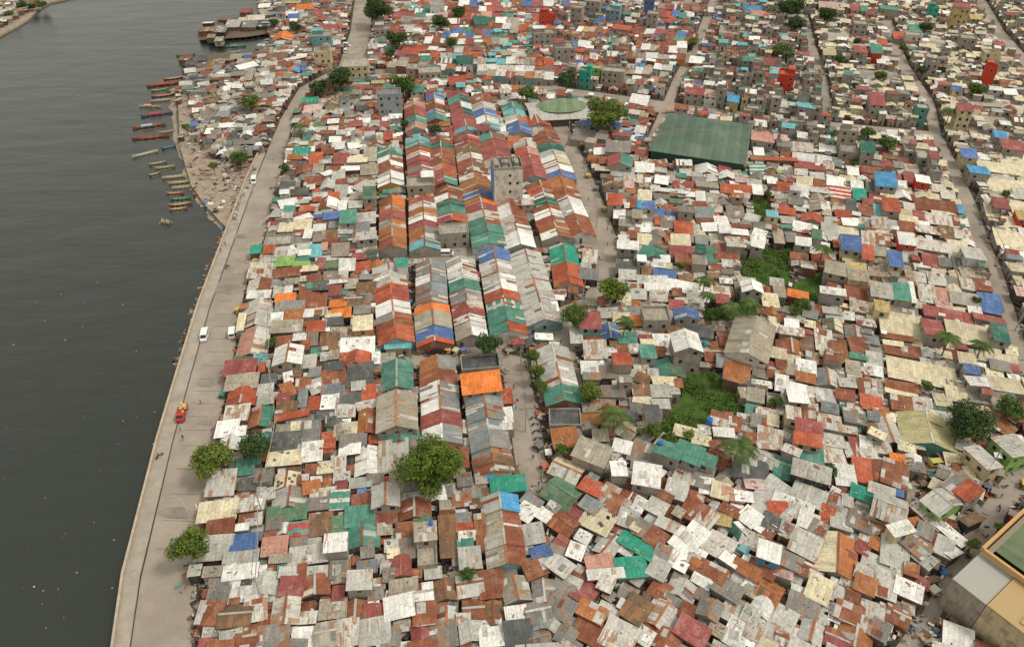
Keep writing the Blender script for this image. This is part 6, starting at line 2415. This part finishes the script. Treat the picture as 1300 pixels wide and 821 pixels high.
for a in (('dark red boat at the top of the moored row', 222, 99, 28, BR, TN, -8), ('long brown and red outrigger boat near the top of the row', 209, 107, 44, WD, (.35, .06, .05), -7, (.30, .06, .05)), ('short brown boat right of the purple one', 221, 115, 18, WD, TN, -5),
          ('purple and orange boat in mid row', 208, 121, 31, (.13, .09, .25), (.5, .22, .1), -7), ('slim tan boat just below the purple one', 206, 127, 30, TN, TN, -6), ('tan boat with a salmon awning above the big blue one', 190, 135, 28, TN, (.4, .4, .32), 0, (.5, .28, .2)),
          ('large bright blue boat with red decks', 199, 145, 39, BL, (.35, .06, .06), -8, (.32, .05, .06)), ('brown outrigger with blue-grey tarpaulin below the blue boat', 189, 160, 40, WD, (.32, .12, .07), -8, (.25, .38, .42)), ('long red-brown outrigger boat with many thwarts', 191, 174, 45, WD, (.30, .08, .05), -6),
          ('pale grey canoe alone in the row', 184, 195, 32, (.42, .42, .36), (.45, .44, .38), -14), ('olive grey boat at the upper left of the small group', 200, 207, 22, (.18, .20, .15), TN, -10), ('yellowish boat right of the olive one', 209, 212, 24, (.35, .32, .14), TN, -8),
          ('small dark boat at the left of the group', 196, 221, 14, (.12, .1, .08), TN, -14), ('slim cream boat above the yellow striped one', 222, 224, 32, (.5, .46, .36), TN, -6), ('slim yellow boat in mid of the small group', 229, 231, 30, (.5, .42, .2), TN, -6),
          ('slim white boat under the yellow one', 233, 237, 28, (.5, .5, .46), TN, -6), ('orange-red boat above the green one', 222, 245, 22, (.42, .12, .06), (.45, .3, .2), -3), ('green boat near the bottom of the row', 229, 252, 26, GNB, (.1, .28, .22), -4),
          ('red-brown boat directly below the green one', 229, 259, 28, (.35, .10, .06), TN, -7), ('rust brown low boat at the lower end of the row', 226, 265, 22, (.28, .14, .1), TN, -7), ('small raft boat, left of the pair drifting apart', 207, 281, 10, (.3, .22, .15), TN, 75), ('small raft boat, right of the pair drifting apart', 213, 282, 10, (.3, .24, .18), TN, 75),
          ('dark green boat moored between the two piers', 299, 59, 26, GNB, (.2, .28, .22), -3, (.12, .24, .18)), ('white and turquoise boat at the pier tip', 291, 67, 28, (.45, .47, .45), (.2, .4, .4), -8), ('dark red boat under the stilt houses', 280, 49, 20, (.35, .06, .06), BR, -12), ('green and red boat at the left pier end', 236, 70, 24, GNB, (.4, .1, .08), -4),
          ('blue boat nosing the bank just above the big blue one', 229, 128, 22, (.03, .2, .45), TN, -6), ('white and blue boat close under the shore clutter', 231, 112, 18, (.5, .5, .47), (.05, .2, .4), -4), ('green-sided boat between two red ones near the top', 203, 114, 22, GNB, TN, -9), ('grey boat tucked behind the brown outriggers', 212, 167, 20, (.3, .3, .28), TN, -9),
          ('blue-rimmed dark boat next to the pale canoe', 214, 187, 18, (.06, .1, .16), (.08, .22, .42), -12), ('teal boat at the bank right of the slim white one', 251, 226, 16, (.05, .3, .28), TN, -8), ('small red skiff against the sandy shore', 252, 246, 14, (.4, .05, .04), TN, -12), ('brown boat by the lower pier', 262, 90, 22, WD, TN, -6)):
    boat(*a)
def landed(label, u, v, wpx, c, slope):
    t = boat(label, u, v, wpx, c, TN, slope, None, 'boat', False); p = ground(u, v, .4); t.location = (p.x, p.y, .0); t['group'] = 'boats pulled up on the shore'
landed('bright blue boat pulled up among the shore shacks', 256, 134, 32, (.05, .25, .42), -4)
landed('red boat lying at the end of the sea wall', 309, 212, 15, (.42, .06, .05), -12)
landed('blue covered boat beside the shore tree', 316, 193, 12, (.06, .18, .42), -35)
# timber piers under the stilt houses
def pier(P, label):
    Q = [ground(u, v, .2) for u, v in P]; t = owned('timber_pier', label, 'pier'); g = G()
    cen = sum(Q, Vector()) / len(Q)
    area = sum(Q[i].x * Q[(i + 1) % len(Q)].y - Q[(i + 1) % len(Q)].x * Q[i].y for i in range(len(Q)))
    if area < 0: Q = Q[::-1]
    g.slab([(q_.x, q_.y, .2) for q_ in Q], .3, plain('pier planks', (.12, .09, .065), .9), [(0, 0)] * len(Q)); part('deck', g, t)
    for i in range(len(Q)):
        a, b_ = Q[i], Q[(i + 1) % len(Q)]; n = max(2, int((b_ - a).length / 3.2))
        for k in range(n):
            p = a.lerp(b_, k / n) * .985 + cen * .015
            g = G(); g.ring([(p.x, p.y, -3), (p.x, p.y, -.05)], .16, BARK, 5); part('post', g, t)
pier([(250, 39), (287, 24), (327, 20), (350, 34), (345, 42), (312, 47), (253, 51)], 'timber pier on dark stilts carrying grey huts over the inlet')
pier([(226, 76), (268, 68), (300, 66), (302, 80), (288, 87), (241, 86)], 'low timber pier carrying dark huts at the shore tip')

# ---------------------------------------------------------------- market umbrellas, awnings, tarpaulins
UC = {'pink': (.50, .22, .26), 'orange': (.60, .24, .08), 'purple': (.26, .16, .34), 'blue': (.07, .28, .50), 'cream': (.52, .44, .34), 'salmon': (.55, .26, .2), 'white': (.6, .6, .56), 'yellow': (.52, .42, .14)}
US = [(848, 138, 'pink'), (852, 137, 'orange'), (858, 137, 'pink'), (864, 138, 'purple'), (869, 137, 'pink'), (875, 138, 'pink'), (881, 139, 'cream'), (888, 140, 'white'), (896, 141, 'cream'), (904, 142, 'blue'), (911, 143, 'salmon'), (917, 144, 'orange'), (860, 141, 'orange'),
      (932, 146, 'cream'), (938, 148, 'cream'), (944, 146, 'purple'), (950, 149, 'pink'), (957, 149, 'salmon'), (963, 150, 'cream'), (970, 150, 'cream'), (978, 150, 'pink'), (986, 151, 'pink'), (995, 153, 'salmon'), (1002, 153, 'cream'), (966, 156, 'yellow'), (975, 158, 'purple'), (980, 161, 'pink'),
      (948, 154, 'orange'), (940, 154, 'orange'), (926, 144, 'salmon')]
cnt = {}
for i, (u, v, c_) in enumerate(US):
    z = 2.3; p = ground(u, v, z); side = 'west' if u < 925 else 'east'
    cnt[(c_, side)] = cnt.get((c_, side), 0) + 1
    same = sorted([x[0] for x in US if x[2] == c_]); kk = same.index(u)
    ordn = ['first', 'second', 'third', 'fourth', 'fifth', 'sixth', 'seventh', 'eighth', 'ninth', 'tenth'][kk]
    t = owned('market_umbrella', f'{c_} market umbrella behind the green hall, {ordn} {c_} one from the left' if len(same) > 1 else f'{c_} market umbrella, the only {c_} one behind the green hall', 'umbrella', (p.x, p.y, 0), rnd.uniform(0, 1), 'umbrellas of the street market')
    g = G(); r_ = rnd.uniform(1.15, 1.6); m_ = plain('umbrella ' + c_, UC[c_], .8)
    for k in range(8):
        a0, a1 = math.pi * k / 4, math.pi * (k + 1) / 4
        g.face([(r_ * math.cos(a0), r_ * math.sin(a0), 2.1), (r_ * math.cos(a1), r_ * math.sin(a1), 2.1), (0, 0, 2.65)], m_)
        g.face([(r_ * math.cos(a0), r_ * math.sin(a0), 2.1), (r_ * math.cos(a0), r_ * math.sin(a0), 1.95), (r_ * math.cos(a1), r_ * math.sin(a1), 1.95), (r_ * math.cos(a1), r_ * math.sin(a1), 2.1)], m_)
    part('canopy', g, t); g = G(); g.ring([(0, 0, 0), (0, 0, 2.6)], .03, STEEL, 5); part('pole', g, t)
# stalls left of the market hall
for k in range(7):
    u, v = 846 - k * 4.2, 153 + k * 6.2
    p = ground(u, v, 2.2); t = owned('market_stall', f'{["white", "salmon", "grey"][k % 3]} roofed stall, {["topmost", "second", "third", "fourth", "fifth", "sixth", "lowest"][k]} of the row left of the market hall', 'market stall', (p.x, p.y, 0), AX_B + R(4), 'stalls along the market hall')
    g = G(); g.slab([(-1.5, -1.3, 2.1), (1.5, -1.3, 2.1), (1.5, 1.3, 2.4), (-1.5, 1.3, 2.4)], .06, roof_mat('wpl'[k % 3]), uvq(3, 2.6)); part('canopy', g, t)
    g = G(); g.box(-1.3, -1.1, .0, 1.3, -.2, .85, JM[3]); part('counter', g, t)
    for x, y in ((-1.35, -1.15), (1.35, -1.15), (1.35, 1.15), (-1.35, 1.15)): g = G(); g.ring([(x, y, 0), (x, y, 2.15)], .04, STEEL, 4); part('post', g, t)

# ---------------------------------------------------------------- utility poles and cables
def upole(u, v, label, Ht=8.5, lean=(0, 0)):
    p = ground(u, v, 0); t = owned('utility_pole', label, 'utility pole', (p.x, p.y, 0), AX_A, 'poles carrying the cables')
    g = G(); g.ring([(0, 0, -.3), (lean[0], lean[1], Ht)], [.16, .10], plain('pole concrete', (.36, .32, .27), .8), 7); part('shaft', g, t)
    g = G(); g.ring([(-.8 + lean[0], lean[1], Ht - .6), (.8 + lean[0], lean[1], Ht - .6)], .05, plain('pole concrete', (.36, .32, .27), .8), 5); part('crossarm', g, t)
    return Vector((p.x, p.y, Ht - .6))
def cable(a, b_, label, c=(.03, .03, .03), r=.05, sag=1.0):
    g = G(); pts = [a.lerp(b_, i / 10) - Vector((0, 0, sag * 4 * (i / 10) * (1 - i / 10))) for i in range(11)]
    m_ = plain('cable %s' % (c,), c, .7); g.ring([tuple(p) for p in pts], r, m_, 4)
    tag(link('power_cable', g.mesh('power_cable')), label, 'cable', 'overhead cables')
PL = [(354, 322, 'pole beside the salmon and green river-side roofs'), (350, 405, 'pole among shacks beside the parked minibus'), (346, 485, 'pole right of the red gable roof by the river road'), (357, 562, 'pole just right of the dark green roadside tree'),
      (336, 660, 'pole above the blue roof at lower left'), (334, 765, 'pole at the lower edge left of the cream roofs')]
tp = [upole(*a) for a in PL]
for i in range(len(tp) - 1):
    for k, off in enumerate((-.6, 0.1)):
        cable(tp[i] + Vector((off, 0, 0)), tp[i + 1] + Vector((off, 0, 0)), f'{"pale" if k else "dark"} cable over the left shacks, span {["one", "two", "three", "four", "five"][i]} from the top', (.30, .25, .2) if k else (.03, .03, .03), .09 if k else .05)
q1, q2, q3 = upole(757, 290, 'pole in the market street above the lone bright tree'), upole(738, 402, 'pole at the bend of the market street'), upole(634, 470, 'pole beside the junction tree and blue awning')
q4 = upole(1252, 604, 'pole in the corner street by the green-gabled houses'); q5 = upole(1208, 672, 'pole near the white shed at the corner street')
cable(q1, q2, 'rust-orange cable above the market street', (.38, .13, .06), .09, .6); cable(q2, q3, 'rust-orange cable crossing to the junction tree', (.38, .13, .06), .09, 1.2); cable(q4, q5, 'dark cable over the corner street')
wp = [upole(*a) for a in ((661, 476, 'pole in the wide street left of the slim trees'), (667, 548, 'pole in the middle of the wide street'), (688, 628, 'pole at the lower end of the wide street'), (1236, 262, 'pole on the right-hand side street, upper'), (1262, 338, 'pole on the right-hand side street, middle'), (1288, 420, 'pole on the right-hand side street, lower'), (722, 178, 'pole at the top of the market street'), (742, 226, 'pole beside the yellow tricycle of the market street'), (1044, 96, 'pole in the narrow far street'), (1052, 140, 'pole at the lower end of the narrow far street'))]
for i, j, lb in ((0, 1, 'upper cable along the wide street'), (1, 2, 'lower cable along the wide street'), (3, 4, 'upper cable along the right-hand side street'), (4, 5, 'lower cable along the right-hand side street'), (6, 7, 'cable at the top of the market street'), (8, 9, 'cable along the narrow far street')):
    cable(wp[i], wp[j], lb); 
cable(wp[7], q1, 'cable down the middle of the market street'); cable(wp[1], wp[1] + Vector((16, 5, -3)), 'thin cable from the wide street to the rust roofed house'); cable(wp[0], q3, 'cable from the wide street to the junction tree')
# leaning street lamp on the riverside road
p = ground(245, 663, 0); t = owned('street_lamp', 'pale leaning street lamp at the inner edge of the riverside road', 'street lamp', (p.x, p.y, 0))
g = G(); g.ring([(0, 0, 0), (-.6, .5, 3.2), (-1.2, 1.0, 6.2), (-2.4, 1.2, 6.9)], [.12, .10, .08, .06], plain('galvanised pole', (.45, .43, .38), .5), 6); part('pole', g, t)
g = G(); g.box(-3.0, 1.05, 6.82, -2.3, 1.35, 6.98, TRIM, True); part('lamp_head', g, t)

# ---------------------------------------------------------------- tyres and tanks lying on roofs
def on_roof(u, v):
    best = None
    for h in houses:
        if abs(h['u'] - u) < 12 and abs(h['v'] - v) < 12:
            d_ = (h['u'] - u) ** 2 + (h['v'] - v) ** 2
            if best is None or d_ < best[0]: best = (d_, h)
    return best and best[1]
tg = G(); n1_ = 14
for i in range(n1_):
    for j in range(6):
        P_ = lambda i_, j_: ((.26 + .09 * math.cos(j_ * math.pi / 3)) * math.cos(2 * math.pi * i_ / n1_), (.26 + .09 * math.cos(j_ * math.pi / 3)) * math.sin(2 * math.pi * i_ / n1_), .09 + .09 * math.sin(j_ * math.pi / 3))
        tg.face([P_(i, j), P_(i + 1, j), P_(i + 1, j + 1), P_(i, j + 1)], RUB)
tyre_me = tg.mesh('old_tyre', True)
tyre_spots = []
for u0, v0, n in ((361, 581, 2), (363, 605, 4), (369, 614, 2), (352, 581, 1), (505, 601, 3), (758, 660, 4), (775, 655, 2), (874, 712, 3), (870, 702, 1), (700, 628, 1), (1000, 690, 1), (500, 690, 1), (460, 565, 1), (410, 510, 1)):
    h = on_roof(u0, v0)
    if not h or h['ty'] == 'f': continue
    ax, ay = rot2(h['ang'])
    for k in range(n):
        for _ in range(9):
            sx, sy = rnd.uniform(-.38, .38) * h['W'], rnd.uniform(-.38, .38) * h['D']
            if h['ty'] in 'gh' and abs(sx if h['ty'] == 'g' else sy) < .2: continue
            break
        c_ = Vector((h['x'], h['y'], 0)) + ax * sx + ay * sy
        tyre_spots.append((c_.x, c_.y, h['z']))
dg = bpy.context.evaluated_depsgraph_get(); dg.update()
for x, y, z in tyre_spots:
    ok, loc_, nrm_, _i, ob_, _m2 = scene.ray_cast(dg, Vector((x, y, 40)), Vector((0, 0, -1)))
    if not ok or nrm_.z < .7: continue
    o = link('old_tyre', tyre_me, None, loc_ + nrm_ * .01); o.rotation_euler = nrm_.to_track_quat('Z', 'Y').to_euler()
    tag(o, None, 'tyre', 'old tyres weighing down roofs'); u, v = pix(loc_)
    things.append((o, 'old black tyre lying on a roof', u, v))

# blue drums and tanks standing about
for u, v, r_, h_, lb in ((549, 687, .45, 1.0, 'blue water drum on the dusty terrace beside the dark alley'), (835, 584, .6, .9, 'blue water tank beside the row of green roofs'), (898, 546, .75, 1.5, 'large blue water tank below the big overgrown lot'), (916, 478, .55, 1.1, 'blue water tank left of the orange rusty roof by the lot'), (891, 446, .4, .9, 'small blue drum right of the tall white gabled house')):
    p = ground(u, v, .5); ok, loc_, nrm_, _i, ob_, _m2 = scene.ray_cast(dg, Vector((p.x, p.y, 40)), Vector((0, 0, -1)))
    z_ = loc_.z if ok and not ob_.name.startswith(('crown', 'undergrowth')) else 0
    t = owned('water_tank', lb, 'water tank', (p.x, p.y, z_ - .03)); g = G(); bt = plain('blue plastic tank', (.03, .16, .42), .4)
    g.ring([(0, 0, 0), (0, 0, h_ * .3), (0, 0, h_ * .34), (0, 0, h_ * .7), (0, 0, h_ * .74), (0, 0, h_)], [r_, r_, r_ * 1.05, r_ * 1.05, r_, r_ * .92], bt, 14); part('tank', g, t)
    g = G(); g.ring([(0, 0, h_), (0, 0, h_ + .08)], [r_ * .45, r_ * .4], plain('tank lid', (.02, .08, .22), .5), 12); part('lid', g, t)
# ---------------------------------------------------------------- a description for every house, from what stands near it in the photo
LM = [(550, 588, 'largest round tree'), (266, 580, 'yellow-green roadside tree'), (240, 690, 'lower-left roadside tree'), (311, 681, 'blue roof at lower left'), (296, 424, 'parked riverside minibus'), (260, 428, 'driving riverside van'), (232, 527, 'red truck'),
 (611, 484, 'big orange roof'), (551, 444, 'black car'), (620, 436, 'junction tree'), (683, 470, 'three slim street trees'), (636, 660, 'long rust terrace'), (612, 545, 'long blue-grey terrace'), (678, 357, 'long pale grey terrace'), (718, 325, 'emerald roofed house'),
 (780, 367, 'bright market street tree'), (750, 407, 'maroon and turquoise house'), (781, 525, 'palm by the lot'), (890, 510, 'large overgrown lot'), (955, 428, 'big grey warehouse'), (939, 567, 'large palm'), (970, 340, 'upper overgrown lot'), (872, 425, 'tall white gabled house'),
 (798, 717, 'lower emerald roof'), (845, 587, 'row of green roofs'), (1178, 548, 'khaki hall roof'), (1232, 533, 'big dark tree'), (1028, 550, 'maroon and red house'), (1062, 718, 'cream and rust gable roof'), (1228, 642, 'red tarpaulin roof'), (1200, 632, 'green-gabled grey house'), (1274, 690, 'orange parapet building'),
 (1170, 473, 'long cream roof'), (1143, 412, 'upper cream roofs'), (1257, 383, 'blue roofed yard'), (1082, 308, 'big blue roof'), (1089, 338, 'yellow roof'), (1137, 330, 'white-framed blue roof'), (885, 175, 'green market hall'), (714, 136, 'domed court'), (772, 143, 'wide yellowish tree'), (644, 208, 'concrete tower block'),
 (1243, 215, 'teal roofed house at right'), (1245, 300, 'right-hand cream rows'), (820, 640, 'white two-storey shed'), (990, 175, 'green-and-white striped roof'), (998, 105, 'tall red house'), (1222, 18, 'tall yellow house'), (1185, 15, 'bright green house'), (1090, 78, 'narrow red house'), (1225, 150, 'yellow and green tall house'), (1258, 97, 'tall red far block'),
 (825, 5, 'tall blue house'), (780, 15, 'turquoise house'), (607, 10, 'tall teal house'), (553, 10, 'white three-storey house'), (695, 22, 'orange-red tall house'), (495, 132, 'tall blue-grey wall'), (452, 85, 'cream church-like house'), (408, 55, 'turquoise three-storey house'), (431, 99, 'trees at the road bend'),
 (199, 145, 'big blue boat'), (323, 231, 'van at the far bend'), (317, 128, 'shore tree'), (281, 40, 'stilt house pier'), (360, 331, 'lime green roof'), (560, 321, 'cross street minibus'), (545, 390, 'orange strip roof'), (620, 240, 'blue terrace roof'), (750, 110, 'row of turquoise and lime houses'),
 (386, 700, 'maroon striped roof'), (1130, 705, 'alley beside corner street'), (1045, 314, 'palm by the blue roof'), (900, 365, 'two palms by white shacks'), (940, 388, 'pair of palms'), (500, 100, 'north road trees'), (1054, 597, 'long grey open roof')]
ORD = ['nearest', 'second nearest', 'third nearest', 'fourth nearest', 'fifth nearest', 'sixth nearest', 'seventh nearest', 'eighth nearest', 'ninth nearest', 'tenth nearest']
def sector(du, dv):
    if abs(du) > abs(dv) * 1.2: return 'right of' if du > 0 else 'left of'
    return 'below' if dv > 0 else 'above'
by_look = {}
for k, t in enumerate(things): by_look.setdefault(t[1], []).append(k)
used = set()
def rank_in(k, L):
    o, look, u, v = things[k]
    s_ = sector(u - L[0], v - L[1]); d0 = math.hypot(u - L[0], v - L[1]); r = 0
    for j in by_look[look]:
        if j == k: continue
        _, _, a, b_ = things[j]
        if sector(a - L[0], b_ - L[1]) == s_ and math.hypot(a - L[0], b_ - L[1]) < d0: r += 1
    return r, s_
for k, (o, look, u, v) in enumerate(things):
    if o is None: continue
    near = sorted(LM, key=lambda L: (u - L[0]) ** 2 + (v - L[1]) ** 2)[:9]
    cands = []
    for n_, L in enumerate(near):
        if math.hypot(u - L[0], v - L[1]) < 5: continue
        r, s_ = rank_in(k, L); cands.append((r + n_ * .7, r, s_, L))
    cands.sort(key=lambda c_: c_[0])
    lab = None
    for _, r, s_, L in cands:
        pre = look + ', '
        w_ = (ORD[r] if r < 10 else f'number {r + 1}') + ' one ' + s_ + ' the ' + L[2]
        if len((pre + w_).split()) > 16: w_ = w_.replace(' one ', ' ')
        if len((pre + w_).split()) > 16: pre = pre.replace('with ', '', 1)
        if len((pre + w_).split()) > 16: pre = pre.replace(' corrugated', '').replace('mid-size ', '').replace('terrace ', '').replace('dark ', '')
        s2 = pre + w_
        if s2 not in used and len(s2.split()) <= 16: lab = s2; break
    if lab is None: lab = s2
    used.add(lab); o['label'] = lab
